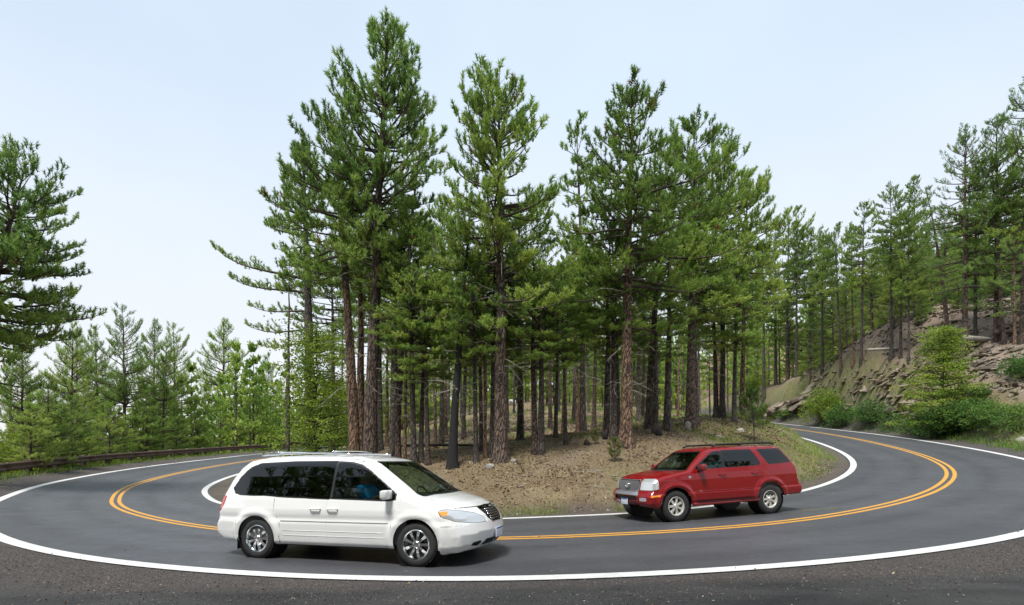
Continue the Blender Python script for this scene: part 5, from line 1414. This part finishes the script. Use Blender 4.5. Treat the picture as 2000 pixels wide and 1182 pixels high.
def seated_person(M, loc, shirt, hair, label, reach):
    """one continuous body grown over joints; M is the vehicle matrix, x forwards"""
    J = {'pelvis': (0, 0, .10, .15, .13), 'waist': (-.06, 0, .28, .135, .12), 'chest': (-.13, 0, .48, .165, .13), 'neck': (-.14, 0, .655, .055, .055), 'head0': (-.12, 0, .73, .075, .08), 'head1': (-.105, 0, .82, .088, .078), 'head2': (-.11, 0, .895, .062, .055)}
    for sg, n_ in ((1, 'l'), (-1, 'r')):
        J['sh' + n_] = (-.13, sg * .19, .575, .062, .062); J['el' + n_] = (.04, sg * .26, .36, .046, .046)
        J['wr' + n_] = (reach, sg * .17, .43, .031, .026); J['pa' + n_] = (reach + .075, sg * .165, .455, .034, .020)
        J['hip' + n_] = (.05, sg * .10, .08, .095, .09); J['kn' + n_] = (.44, sg * .13, .13, .066, .066); J['an' + n_] = (.66, sg * .13, -.22, .045, .045); J['to' + n_] = (.80, sg * .14, -.27, .04, .028)
        for q in range(5):
            yy = sg * (.165 + (q - 1.7) * .020 * (1 if q < 4 else 1)); 
            if q < 4:
                l_ = (.040, .048, .044, .034)[q]
                J[f'f{q}a' + n_] = (reach + .11, yy, .465, .010, .010); J[f'f{q}b' + n_] = (reach + .11 + l_ * .6, yy, .455, .009, .009); J[f'f{q}c' + n_] = (reach + .11 + l_ * .6, yy, .43, .008, .008)
            else:
                J['t0' + n_] = (reach + .05, sg * .12, .452, .012, .012); J['t1' + n_] = (reach + .085, sg * .105, .475, .010, .010)
    E = [('pelvis', 'waist'), ('waist', 'chest'), ('chest', 'neck'), ('neck', 'head0'), ('head0', 'head1'), ('head1', 'head2')]
    for n_ in 'lr':
        E += [('chest', 'sh' + n_), ('sh' + n_, 'el' + n_), ('el' + n_, 'wr' + n_), ('wr' + n_, 'pa' + n_), ('pelvis', 'hip' + n_), ('hip' + n_, 'kn' + n_), ('kn' + n_, 'an' + n_), ('an' + n_, 'to' + n_), ('wr' + n_, 't0' + n_), ('t0' + n_, 't1' + n_)]
        for q in range(4): E += [('pa' + n_, f'f{q}a' + n_), (f'f{q}a' + n_, f'f{q}b' + n_), (f'f{q}b' + n_, f'f{q}c' + n_)]
    ks = list(J); me = bpy.data.meshes.new('person')
    me.from_pydata([J[k][:3] for k in ks], [(ks.index(a), ks.index(b)) for a, b in E], [])
    tmp = bpy.data.objects.new('person_tmp', me); COL.objects.link(tmp)
    md = tmp.modifiers.new('skin', 'SKIN'); md.use_smooth_shade = True
    for i, k in enumerate(ks):
        v = me.skin_vertices[0].data[i]; v.radius = J[k][3:5]; v.use_root = (k == 'pelvis')
    sb = tmp.modifiers.new('sub', 'SUBSURF'); sb.levels = sb.render_levels = 2
    bpy.context.view_layer.update()
    ev = tmp.evaluated_get(bpy.context.evaluated_depsgraph_get()); body = bpy.data.meshes.new_from_object(ev)
    bpy.data.objects.remove(tmp)
    V = np.array([v.co for v in body.vertices])
    # face: nose ridge, brow and chin pushed out of the head
    for v in body.vertices:
        x, y, z = v.co
        if z > .70 and x > -.06:
            v.co.x += .022 * math.exp(-((y / .014) ** 2 + ((z - .80) / .022) ** 2)) + .008 * math.exp(-((y / .03) ** 2 + ((z - .735) / .015) ** 2)) - .006 * math.exp(-(((abs(y) - .03) / .012) ** 2 + ((z - .825) / .012) ** 2))
    skin = plain('skin', (.48, .27, .19), .55, var=.1) if 'skin' not in bpy.data.materials else bpy.data.materials['skin']
    trs = plain('dark_trousers', (.03, .035, .05), .9)
    for m in (shirt, skin, trs): body.materials.append(m)
    for p in body.polygons:
        c = p.center; p.use_smooth = True
        p.material_index = 1 if (c.z > .625 or (c.x > reach - .10 and c.z > .33 and abs(c.y) < .24 and abs(c.y) > .08)) else (2 if c.z < .17 or c.x > .22 and c.z < .3 else 0)
    o = put('person', body, None); tag(o, label, 'person')
    o.matrix_world = M @ Matrix.Translation(loc)
    b = MB(); b.lathe([(0, .105), (.05, .095), (.085, .055), (.095, .0), (.088, -.05), (.075, -.075)], 20, axis='z')
    h = b.build('hair', hair, o, True, loc=(-.135, 0, .855)); h.scale = (1.0, .88, .9)
    b = MB()
    for sg in (1, -1): b.lathe([(0, .0), (.016, .004), (.02, 0), (.012, -.008)], 10, c=(-.10, sg * .083, .80))
    b.build('ears', skin, o, True)['kind'] = 'stuff'; bpy.data.objects[-1] if False else None
    b = MB()
    for sg in (1, -1): b.lathe([(0, .011), (.008, .008), (.011, 0), (.008, -.008), (0, -.011)], 10, axis='z', c=(-.018, sg * .03, .825))
    b.build('eye_pair', plain('eye_white', (.6, .6, .6), .3) if 'eye_white' not in bpy.data.materials else bpy.data.materials['eye_white'], o, True)['kind'] = 'stuff'
    return o

def car_matrix(cx, cy, az, wb, tr):
    """rest the wheels on the banked road"""
    f = np.array([math.cos(az), math.sin(az)]); l = np.array([-f[1], f[0]])
    P = []
    for a, b in ((1, 1), (1, -1), (-1, 1), (-1, -1)):
        q = np.array([cx, cy]) + f * wb / 2 * a + l * tr / 2 * b; P.append((q[0], q[1], float(road_at([q[0]], [q[1]])[1][0])))
    P = np.array(P); c = P.mean(0); A = np.c_[P[:, :2] - c[:2], np.ones(4)]; k = np.linalg.lstsq(A, P[:, 2], rcond=None)[0]
    nrm = Vector((-k[0], -k[1], 1)).normalized(); fx = Vector((f[0], f[1], k[0] * f[0] + k[1] * f[1])).normalized(); ly = nrm.cross(fx)
    M = Matrix((fx, ly, nrm)).transposed().to_4x4(); M.translation = Vector((cx, cy, k[2])); return M

def shell_car(rt, f, lo, hi, h, wheels, arch_r, paint, S):
    sh_ = Shell(f, lo, hi, h); T = sh_.T
    # wheel openings
    wf = OR(*[AND(lambda x, y, z, a=a, zz=zz: np.hypot(x - a, (z - zz)) - arch_r, lambda x, y, z: .45 - np.abs(y)) for a, zz in wheels])
    _, T = sh_.cut(T, wf)
    return sh_, T

def sides(name, A, mat, parent, inset):
    y = sh_.V[A][:, :, 1].mean(1)
    if len(A) and np.abs(y).min() > .3:
        o = sh_.build(name, A[y > 0], mat, parent, inset); return sh_.build(name, A[y < 0], mat, parent, inset)
    return sh_.build(name, A, mat, parent, inset)

# ---------------- the white minivan (x forwards, y to its left, origin on the road between the axles)
VWB, VTR = 3.03, 1.62
VP = [(-2.40, .26), (-2.53, .33), (-2.60, .42), (-2.60, .56), (-2.555, .66), (-2.55, .80), (-2.50, 1.0), (-2.42, 1.16), (-2.28, 1.42), (-2.14, 1.60), (-1.98, 1.70), (-1.6, 1.755), (-.9, 1.775), (-.2, 1.77), (.25, 1.745), (.55, 1.69), (.72, 1.625),
      (1.08, 1.40), (1.50, 1.135), (1.62, 1.09), (1.85, 1.045), (2.12, .97), (2.33, .87), (2.44, .77), (2.50, .66), (2.53, .52), (2.50, .36), (2.40, .25), (2.2, .22), (1.0, .23), (-1.0, .23), (-2.0, .25)]
def vWid(x, z):
    w = np.interp(z, [.2, .3, .45, .62, .85, 1.0, 1.06, 1.2, 1.4, 1.6, 1.72, 1.8], [.90, .945, .965, .978, .978, .955, .94, .895, .84, .77, .70, .6])
    return w
def vf(x, y, z):
    ay = np.abs(y)
    xx = x + (.42 * (ay / .98) ** 2.6) * sstep(.6, 2.4, x) * np.interp(z, [.2, .7, 1.0, 1.5], [1, 1, .8, .45]) - .16 * (ay / .98) ** 3 * sstep(-1.6, -2.4, x)
    zz = z + .045 * (ay / .8) ** 2 * sstep(.9, 1.5, z) + .05 * (ay / .9) ** 3 * sstep(1.2, 2.0, x)
    a = sdpoly(VP, xx, zz)
    flare = sum(.030 * np.exp(-((np.hypot(x - c, z - .36) - .44) / .07) ** 2) for c in (1.515, -1.515))
    w = vWid(x, z) + flare * sstep(.95, .7, z) - .012 * np.exp(-((z - .70) / .05) ** 2) - .07 * sstep(-1.7, -2.5, x) - .03 * sstep(1.8, 2.4, x)
    b = (ay - w) * .95
    return smax(a, b, np.interp(z, [.2, .6, 1.0, 1.3, 1.7], [.10, .12, .14, .12, .2]))
van_M = None
Mv = car_matrix(-2.45, 8.58, R(-17.0), VWB, VTR)
van = root('minivan', (0, 0, 0), 'white minivan with dark tinted windows and chrome wheels driving right on the near lane', 'minivan')
Mv = Mv @ Matrix.Diagonal((.927, .955, .927, 1)); van.matrix_world = Mv
sh_, T = shell_car(van, vf, (-2.75, -1.1, .1), (2.7, 1.1, 1.9), .03, ((1.515, .35), (-1.515, .35)), .385, M_WHITEP, None)
# glass
vG1 = [(-2.02, 1.13), (-2.08, 1.20), (-1.96, 1.38), (-1.80, 1.53), (-1.62, 1.60), (-.9, 1.625), (-.06, 1.622), (-.06, 1.045), (-.9, 1.07), (-1.9, 1.105)]
vG2 = [(-.005, 1.045), (-.005, 1.622), (.25, 1.605), (.45, 1.56), (.62, 1.47), (1.16, 1.10), (1.17, 1.04), (1.0, 1.02)]
g1 = side(vG1, .012); g2 = side(vG2, .0)
gap_g = ring(OR(side(vG1, .02), side(vG2, .012)), .012)
wind = AND(lambda x, y, z: sdpoly([(-.60, 1.60), (.60, 1.60), (.66, 1.4), (.735, 1.10), (.5, 1.115), (-.5, 1.115), (-.735, 1.10), (-.66, 1.4)], y, z) - .02, lambda x, y, z: .55 - x)
rear = AND(lambda x, y, z: sdpoly([(-.58, 1.52), (.58, 1.52), (.68, 1.12), (-.68, 1.12)], y, z) - .04, lambda x, y, z: x + 1.9)
G1, T = sh_.cut(T, g1); G2, T = sh_.cut(T, g2); GW, T = sh_.cut(T, wind); GR, T = sh_.cut(T, rear)
sides('rear_side_window', G1, M_GLASS_DARK, van, .004); sides('front_side_window', G2, M_GLASS_SIDE, van, .004)
sh_.build('windscreen', GW, M_GLASS_WIND, van, .003); sh_.build('rear_window', GR, M_GLASS_DARK, van, .003)
def take(phi, name, mat, inset=0.0, parent=None):
    global T
    A, T = sh_.cut(T, phi); return sides(name, A, mat, parent or van, inset)
take(ring(wind, .016), 'windscreen_seal', M_BLACK, .002); take(gap_g, 'window_seal', M_BLACK, .002); take(ring(rear, .014), 'rear_window_seal', M_BLACK, .002)
take(AND(lambda x, y, z: sdpoly([(-.062, 1.03), (.0, 1.03), (.0, 1.64), (-.062, 1.64)], x, z), lambda x, y, z: .5 - np.abs(y)), 'pillar_trim', M_BLACK, .001)
# lamps, grille, bumper openings
hl = AND(lambda x, y, z: 1.90 - x, lambda x, y, z: sdpoly([(.40, .66), (.38, .72), (.52, .80), (.74, .855), (.93, .875), (1.02, .86), (1.02, .77), (.90, .705), (.62, .655)], np.abs(y) + np.maximum(0, 2.2 - x) * .25, z))
am = AND(hl, lambda x, y, z: x - 2.03, lambda x, y, z: np.abs(z - .82) - .032)
take(am, 'turn_signal', M_AMBER, -.001); take(hl, 'headlight', M_LAMP, -.001); take(ring(hl, .007), 'headlight_seal', M_GAP, .003)
gri = AND(lambda x, y, z: 2.0 - x, lambda x, y, z: sdpoly([(-.33, .86), (0, .875), (.33, .86), (.28, .72), (.16, .645), (-.16, .645), (-.28, .72)], y, z) - .01)
take(gri, 'grille_recess', M_BLACK, .035); take(ring(gri, .011), 'grille_surround', M_CHROME, -.004)
for z0 in (.68, .72, .76, .80, .84):
    w_ = .15 + (z0 - .645) * .75
    b = MB(); ys = np.linspace(-w_, w_, 9)
    b.tube([(2.505 - (z0 - .6) * .36 - .42 * (abs(q) / .98) ** 2.6, q, z0) for q in ys], .009, 6); b.build('grille_bar', M_CHROME, van, True)
take(AND(lambda x, y, z: 2.1 - x, lambda x, y, z: sdpoly([(-.42, .30), (.42, .30), (.40, .37), (-.40, .37)], y, z) - .015), 'bumper_opening', M_BLACK, .03)
take(AND(lambda x, y, z: 1.95 - x, lambda x, y, z: sdpoly([(.52, .305), (.66, .315), (.66, .35), (.52, .365)], np.abs(y), z) - .012), 'fog_lamp_slot', M_BLACK, .02)
take(AND(lambda x, y, z: x + 2.12, lambda x, y, z: sdpoly([(-2.62, .78), (-2.34, .80), (-2.26, .92), (-2.22, 1.06), (-2.62, 1.09)], x, z), lambda x, y, z: .66 - np.abs(y)), 'tail_light', M_RED, -.002)
# shut lines and panels
dF = [(-.10, .30), (-.10, 1.66), (.30, 1.665), (.55, 1.60), (.78, 1.46), (1.26, 1.12), (1.26, 1.0), (1.12, .80), (1.08, .30)]
dS = [(-1.03, .30), (-1.02, .62), (-1.14, .80), (-1.16, 1.64), (-.10, 1.66), (-.10, .30)]
fdF, fdS = side(dF, 0), side(dS, 0)
hood = AND(lambda x, y, z: 1.42 - x, lambda x, y, z: np.abs(y) - .80 + np.maximum(0, x - 1.6) * .12, lambda x, y, z: .885 - z)
bmpF = AND(lambda x, y, z: z - .635 + np.maximum(0, 2.2 - x) * .06, lambda x, y, z: 1.92 - x)
bmpR = AND(lambda x, y, z: z - .65, lambda x, y, z: x + 1.93)
gw = .0055
NG = NOT(OR(side(vG1, .05), side(vG2, .05), lambda x, y, z: np.maximum(1.05 - z, np.abs(x - 1.0) - .5)))
take(OR(AND(ring(fdF, gw), NG), AND(ring(fdS, gw), NG), AND(ring(hood, gw), lambda x, y, z: 1.46 - x)), 'shut_line', M_GAP, .002)['kind'] = 'stuff'
take(ring(bmpF, gw), 'bumper_seam', M_GAP, .001); take(ring(bmpR, gw), 'bumper_seam', M_GAP, .001)
M_MOULD = plain('moulding_grey', (.22, .22, .215), .5)
for sg in (1, -1):
    for z0, r_, x0, x1 in ((.655, .008, -1.0, 1.05), (.50, .005, -.98, 1.03), (.42, .005, -.98, 1.03)):
        b = MB(); b.tube([(x, sg * (vWid(x, z0) + .0005 - .012 * math.exp(-((z0 - .70) / .05) ** 2)), z0) for x in np.linspace(x0, x1, 9)], r_, 6); b.build('door_moulding', M_MOULD if z0 > .6 else M_WHITEP, van, True)
take(fdF, 'front_door', M_WHITEP); take(fdS, 'sliding_door', M_WHITEP)
take(hood, 'bonnet', M_WHITEP, -.001); take(bmpF, 'front_bumper', M_WHITEP); take(bmpR, 'rear_bumper', M_WHITEP)
und = lambda x, y, z: z - .262
take(und, 'underbody', M_BLACK, 0)
sh_.build('body', T, M_WHITEP, van)
# lining inside
Tl = sh_.T; _, Tl = sh_.cut(Tl, NOT(AND(lambda x, y, z: np.abs(x + .6) - 1.95, lambda x, y, z: .3 - z)));
_, Tl = sh_.cut(Tl, AND(lambda x, y, z: 1.0 - z, lambda x, y, z: z - 1.66))
sh_.build('cabin_lining', Tl, M_CABIN, van, .045)
def arches(rt, wheels, r, yi, yo):
    for a, zz in wheels:
        for sg in (1, -1):
            b = MB(); b.lathe([(r + .004, sg * yi), (r + .004, sg * yo)], 30, c=(a, 0, zz)); b.lathe([(0, sg * yi), (r + .004, sg * yi)], 30, c=(a, 0, zz))
            b.build('wheel_well', M_BLACK, rt, True)
arches(van, ((1.515, .35), (-1.515, .35)), .385, .60, .945)
for a in (1, -1):
    for sg in (1, -1): wheel(van, (a * 1.515, sg * .845, .338), .338, .215, .232, 5 if False else 9, sg, 'chrome')
for z_, zt_ in ():
    pass
for sg in (1, -1):
    # roof rails, mirrors, handles
    b = MB(); xs = np.linspace(-1.75, .15, 15); b.tube([(x, sg * .60, 1.765 + .028 * math.sin((x + 1.75) / 1.9 * math.pi)) for x in xs], .014, 8)
    b.build('roof_rail', M_CHROME, van, True)
    b = MB(); b.box((0, 0, 0), (.12, .20, .145)); mo = b.build('wing_mirror', M_WHITEP, van, bevel=.035, loc=(1.06, sg * 1.045, 1.11))
    b = MB(); b.box((-.063, 0, 0), (.006, .165, .11)); b.build('mirror_glass', M_CHROME, mo)
    b = MB(); b.box((0, -sg * .11, -.045), (.10, .12, .05)); b.build('mirror_arm', M_BLACK, mo, bevel=.012)
    for hx in (-.30, .03):
        yy = sg * (vWid(0, .865) + .004)
        b = MB(); b.tube([(hx - .10, yy, .865), (hx - .08, yy + sg * .035, .868), (hx + .08, yy + sg * .035, .868), (hx + .10, yy, .865)], .014, 8); b.build('door_handle', M_WHITEP, van, True)
    b = MB(); b.box((-1.515 - .395, sg * .86, .27), (.012, .20, .24)); b.build('mud_flap', M_BLACK, van)
for hx in (-1.4, -.25):
    b = MB(); b.tube([(hx, y_, 1.815 + .02 * (1 - (y_ / .6) ** 2)) for y_ in np.linspace(-.6, .6, 9)], .013, 8); b.build('roof_crossbar', M_CHROME, van, True)
for y0 in (-.30, .30):
    b = MB(); b.tube([(1.60, y0 - .28, 1.115), (1.50, y0, 1.155), (1.44, y0 + .30, 1.19)], .009, 6); b.build('wiper', M_BLACK, van)
b = MB(); b.box((2.545, 0, .45), (.012, .31, .155)); pl = b.build('number_plate', M_PLATE, van, bevel=.004)
b = MB(); b.box((2.553, 0, .515), (.003, .29, .025)); b.build('plate_band', M_PLATEB, pl)
b = MB(); b.tube([(2.415, -.13, .885), (2.425, 0, .875), (2.415, .13, .885)], .009, 6); b.lathe([(0, .0), (.02, .0), (.026, -.006)], 16, c=(0, 0, 0)) if False else None
em = b.build('bonnet_wing_badge', M_CHROME, van, True)
b = MB(); b.box((1.22, 0, .98), (.55, 1.55, .16)); b.build('dashboard', M_CABIN, van, bevel=.05)
b = MB(); b.box((-.55, 0, .34), (3.4, 1.6, .05)); b.build('cabin_floor', M_CABIN, van)
for sx, sy in ((.42, .42), (.42, -.42), (-.55, .42), (-.55, -.42), (-1.45, .40), (-1.45, -.40)): seat(van, (sx, sy, .42))
steering(van, (.95, .42, 1.00))
M_BLUE = plain('blue_jacket', (.0, .30, .62), .8, var=.15)
seated_person(Mv, Vector((.40, -.42, .62)), M_BLUE, plain('dark_hair', (.03, .02, .015), .7), 'person in a bright blue jacket in the front seat of the white minivan', .26)
M_WSH = plain('grey_shirt', (.25, .25, .27), .8)

# ---------------- the red sport utility wagon
UWB, UTR = 2.89, 1.56
UP = [(-2.30, .46), (-2.52, .46), (-2.60, .52), (-2.60, .72), (-2.52, .76), (-2.50, 1.0), (-2.46, 1.20), (-2.30, 1.48), (-2.14, 1.70), (-2.02, 1.765), (-1.4, 1.80), (-.6, 1.805), (0.0, 1.79), (.25, 1.755), (.38, 1.71),
      (.72, 1.46), (1.02, 1.235), (1.12, 1.215), (1.5, 1.19), (1.9, 1.135), (2.10, 1.075), (2.19, 1.0), (2.23, .80), (2.30, .74), (2.34, .66), (2.33, .50), (2.22, .40), (1.9, .38), (1.0, .40), (-1.0, .40)]
def uWid(z): return np.interp(z, [.38, .5, .62, .78, 1.0, 1.15, 1.22, 1.4, 1.6, 1.74, 1.82], [.88, .925, .935, .935, .93, .905, .885, .835, .765, .70, .6])
def uf(x, y, z):
    ay = np.abs(y)
    xx = x + .17 * (ay / .93) ** 3.0 * sstep(.6, 2.2, x) - .07 * (ay / .93) ** 4 * sstep(-1.6, -2.4, x)
    zz = z + .035 * (ay / .8) ** 2 * sstep(1.1, 1.7, z) + .04 * (ay / .9) ** 3 * sstep(1.0, 1.6, x) - .018 * sstep(.50, .44, ay) * sstep(1.0, 1.2, x)
    a = sdpoly(UP, xx, zz)
    fl = sum(.038 * np.exp(-((np.hypot(x - c, z - .40) - .50) / .055) ** 2) for c in (1.445, -1.445))
    w = uWid(z) + fl * sstep(1.06, .8, z) + .018 * sstep(.70, .66, z) - .03 * sstep(-1.8, -2.5, x)
    b = (ay - w) * .96
    return smax(a, b, np.interp(z, [.4, .8, 1.1, 1.3, 1.7], [.06, .07, .085, .09, .15]))
Mu = car_matrix(4.73, 12.75, R(180 + 17.5), UWB, UTR)
suv = root('red_suv', (0, 0, 0), 'dark red SUV with silver grille and black roof rails driving left on the inner lane', 'SUV')
Mu = Mu @ Matrix.Diagonal((.915, .94, .93, 1)); suv.matrix_world = Mu
sh_, T = shell_car(suv, uf, (-2.75, -1.05, .28), (2.5, 1.05, 1.95), .03, ((1.445, .40), (-1.445, .40)), .435, M_REDP, None)
uG1 = [(-.02, 1.27), (-.02, 1.665), (.16, 1.65), (.28, 1.60), (.80, 1.285), (.78, 1.25)]
uG2 = [(-.11, 1.27), (-.11, 1.67), (-1.02, 1.67), (-1.16, 1.44), (-1.20, 1.32), (-1.14, 1.29)]
uG3 = [(-1.27, 1.665), (-1.98, 1.665), (-2.22, 1.33), (-1.50, 1.30)]
def take(phi, name, mat, inset=0.0, parent=None):
    global T
    A, T = sh_.cut(T, phi); return sides(name, A, mat, parent or suv, inset)
q1, q2, q3 = side(uG1, .008), side(uG2, .012), side(uG3, .012)
wind = AND(lambda x, y, z: sdpoly([(-.56, 1.66), (.56, 1.66), (.62, 1.5), (.72, 1.25), (-.72, 1.25), (-.62, 1.5)], y, z) - .015, lambda x, y, z: .3 - x)
rear = AND(lambda x, y, z: sdpoly([(-.58, 1.60), (.58, 1.60), (.66, 1.2), (-.66, 1.2)], y, z) - .04, lambda x, y, z: x + 2.0)
take(q1, 'front_side_window', M_GLASS_SIDE, .004); take(q2, 'rear_side_window', M_GLASS_DARK, .004); take(q3, 'quarter_window', M_GLASS_DARK, .004)
take(wind, 'windscreen', M_GLASS_WIND, .003); take(rear, 'rear_window', M_GLASS_DARK, .003)
take(OR(ring(wind, .016), ring(OR(q1, q2, q3), .012), ring(rear, .014)), 'window_seal', M_BLACK, .002)
take(AND(lambda x, y, z: sdpoly([(-.11, 1.26), (-.02, 1.26), (-.02, 1.68), (-.11, 1.68)], x, z), lambda x, y, z: .5 - np.abs(y)), 'pillar_trim', M_BLACK, .001)
hl = AND(lambda x, y, z: 1.93 - x, lambda x, y, z: sdpoly([(.53, .80), (.90, .80), (.99, .84), (.97, .99), (.86, 1.055), (.55, 1.055)], np.abs(y) + np.maximum(0, 2.05 - x) * .1, z) - .008)
take(hl, 'headlight', M_LAMP, -.002); take(ring(hl, .006), 'headlight_seal', M_GAP, .003)
gri = AND(lambda x, y, z: 2.0 - x, lambda x, y, z: sdpoly([(-.47, .79), (.47, .79), (.47, 1.02), (-.47, 1.02)], y, z) - .012)
take(gri, 'grille_recess', plain('grille_dark', (.05, .055, .06), .5), .03); take(ring(gri, .010), 'grille_surround', M_SATIN, -.004)
for k in range(25):
    y_ = -.456 + k * .038
    b = MB(); b.box((2.218 - .17 * (abs(y_) / .93) ** 3 * .95, y_, .905), (.014, .016, .235)); b.build('grille_bar', M_SATIN, suv)
b = MB(); b.lathe([(0, .012), (.06, .012), (.085, .006), (.092, 0), (.085, -.006)], 28, axis='y')
em = b.build('grille_badge', M_CHROME, suv, True, loc=(2.245, 0, .905), rot=(0, 0, R(90))); em.scale = (1.15, 1, .85)
b = MB()
for dz in (-.028, .0, .028): b.tube([(2.262, -.06, .905 + dz - .012), (2.264, 0, .905 + dz + .01), (2.262, .06, .905 + dz - .012)], .006, 6)
b.build('badge_wing_lines', M_SATIN, suv, True)
take(AND(lambda x, y, z: 2.0 - x, lambda x, y, z: sdpoly([(-.56, .675), (.56, .675), (.52, .745), (-.52, .745)], y, z) - .008), 'bumper_trim', M_SATIN, -.006)
take(AND(lambda x, y, z: 2.0 - x, lambda x, y, z: sdpoly([(-.50, .56), (.50, .56), (.50, .635), (-.50, .635)], y, z) - .01), 'bumper_opening', M_BLACK, .03)
take(AND(lambda x, y, z: 1.95 - x, lambda x, y, z: sdpoly([(.62, .545), (.80, .545), (.80, .605), (.62, .605)], np.abs(y), z) - .012), 'fog_lamp', M_LAMP, -.001)
take(AND(lambda x, y, z: sdpoly([(1.92, .635), (2.16, .625), (2.16, .665), (1.92, .675)], x, z), lambda x, y, z: .6 - np.abs(y)), 'side_marker', M_AMBER, -.002)
take(AND(lambda x, y, z: x + 2.32, lambda x, y, z: sdpoly([(-2.62, .86), (-2.40, .86), (-2.38, 1.22), (-2.62, 1.22)], x, z), lambda x, y, z: .70 - np.abs(y)), 'tail_light', plain('clear_tail_lens', (.62, .45, .45), .15, **{'Coat Weight': 1.0}), -.002)
dF = [(-.06, .50), (-.06, 1.71), (.24, 1.70), (.42, 1.60), (.88, 1.27), (.90, .85), (.88, .50)]
dR = [(-.06, .50), (-.06, 1.71), (-1.06, 1.71), (-1.22, 1.44), (-1.26, 1.2), (-1.20, 1.02), (-.98, .80), (-.93, .50)]
fdF, fdR = side(dF, 0), side(dR, 0)
hood = AND(lambda x, y, z: 1.05 - x, lambda x, y, z: np.abs(y) - .74, lambda x, y, z: 1.045 - z)
bmpF = AND(lambda x, y, z: z - .765, lambda x, y, z: 1.90 - x)
bmpR = AND(lambda x, y, z: z - .77, lambda x, y, z: x + 1.89)
gw = .0058
NG = NOT(OR(side(uG1, .045), side(uG2, .045), side(uG3, .045)))
take(OR(AND(ring(fdF, gw), NG), AND(ring(fdR, gw), NG), AND(ring(hood, gw), lambda x, y, z: 1.1 - x)), 'shut_line', M_GAP, .002)['kind'] = 'stuff'
take(ring(bmpF, gw), 'bumper_seam', M_GAP, .001); take(ring(bmpR, gw), 'bumper_seam', M_GAP, .001)
for sg in (1, -1):
    b = MB(); b.tube([(x, sg * (uWid(.70) + .004), .70) for x in np.linspace(-.90, .86, 5)], .012, 6); b.build('door_moulding', M_REDP, suv, True)
take(fdF, 'front_door', M_REDP); take(fdR, 'rear_door', M_REDP)
take(hood, 'bonnet', M_REDP, -.001); take(bmpF, 'front_bumper', M_REDP); take(bmpR, 'rear_bumper', M_REDP)
take(lambda x, y, z: z - .425, 'underbody', M_BLACK, 0)
sh_.build('body', T, M_REDP, suv)
Tl = sh_.T; _, Tl = sh_.cut(Tl, NOT(AND(lambda x, y, z: np.abs(x + .65) - 1.65, lambda x, y, z: .4 - z)));
_, Tl = sh_.cut(Tl, AND(lambda x, y, z: 1.22 - z, lambda x, y, z: z - 1.70))
sh_.build('cabin_lining', Tl, M_CABIN, suv, .045)
arches(suv, ((1.445, .40), (-1.445, .40)), .435, .56, .90)
for a in (1, -1):
    for sg in (1, -1): wheel(suv, (a * 1.445, sg * .80, .378), .378, .235, .232, 7, sg, 'alloy')
for sg in (1, -1):
    b = MB(); xs = np.linspace(-1.95, .05, 17)
    b.tube([(x, sg * (.60), 1.80 + .045 * min(1, 6 * math.sin((x + 1.95) / 2.0 * math.pi) + .0)) for x in xs], [.026] * 17, 8); b.build('roof_rail', M_BLACK, suv, True)
    b = MB(); b.box((0, 0, 0), (.13, .19, .155)); mo = b.build('wing_mirror', M_REDP, suv, bevel=.035, loc=(.72, sg * 1.03, 1.29))
    b = MB(); b.box((-.068, 0, 0), (.006, .15, .12)); b.build('mirror_glass', M_CHROME, mo)
    b = MB(); b.box((0, -sg * .10, -.075), (.11, .16, .05)); b.build('mirror_arm', M_BLACK, mo, bevel=.012)
    for hx in (.04, -.98):
        yy = sg * (uWid(1.08) + .002)
        b = MB(); b.tube([(hx - .09, yy, 1.08), (hx - .07, yy + sg * .035, 1.085), (hx + .07, yy + sg * .035, 1.085), (hx + .09, yy, 1.08)], .015, 8); b.build('door_handle', M_REDP, suv, True)
    b = MB(); b.tube([(-1.0, sg * .97, .40), (1.0, sg * .97, .40)], .042, 10); rb = b.build('running_board', M_REDP, suv, True)
    b = MB(); b.box((0, sg * .975, .443), (1.8, .075, .012)); b.build('tread_strip', M_BLACK, rb)
    b = MB(); b.lathe([(0, .006), (.025, .006), (.034, 0)], 16); bd = b.build('fender_badge', M_CHROME, suv, True, loc=(1.02, sg * (uWid(1.06) + .004), 1.06)); bd.scale = (1.3, sg, .8)
for hx in (-1.45, -.45):
    b = MB(); b.tube([(hx, y_, 1.845) for y_ in np.linspace(-.58, .58, 5)], .018, 8); b.build('roof_crossbar', M_BLACK, suv, True)
for y0 in (-.30, .30):
    b = MB(); b.tube([(1.08, y0 - .28, 1.25), (.99, y0, 1.285), (.96, y0 + .30, 1.31)], .009, 6); b.build('wiper', M_BLACK, suv)
b = MB(); b.box((2.352, 0, .50), (.012, .31, .155)); pl = b.build('number_plate', M_PLATE, suv, bevel=.004)
b = MB(); b.box((2.36, 0, .565), (.003, .29, .03)); b.build('plate_band', M_PLATEB, pl)
b = MB(); b.box((.80, 0, 1.10), (.50, 1.45, .18)); b.build('dashboard', M_CABIN, suv, bevel=.05)
b = MB(); b.box((-.7, 0, .5), (2.9, 1.6, .05)); b.build('cabin_floor', M_CABIN, suv)
for sx, sy in ((.02, .38), (.02, -.38), (-.92, .38), (-.92, -.38)): seat(suv, (sx, sy, .58))
steering(suv, (.52, .38, 1.16))
M_TEAL = plain('teal_shirt', (.02, .34, .27), .8, var=.15)
seated_person(Mu, Vector((.0, .38, .78)), M_TEAL, plain('grey_hair', (.12, .11, .10), .7), 'person in a teal shirt at the wheel of the red SUV', .28)
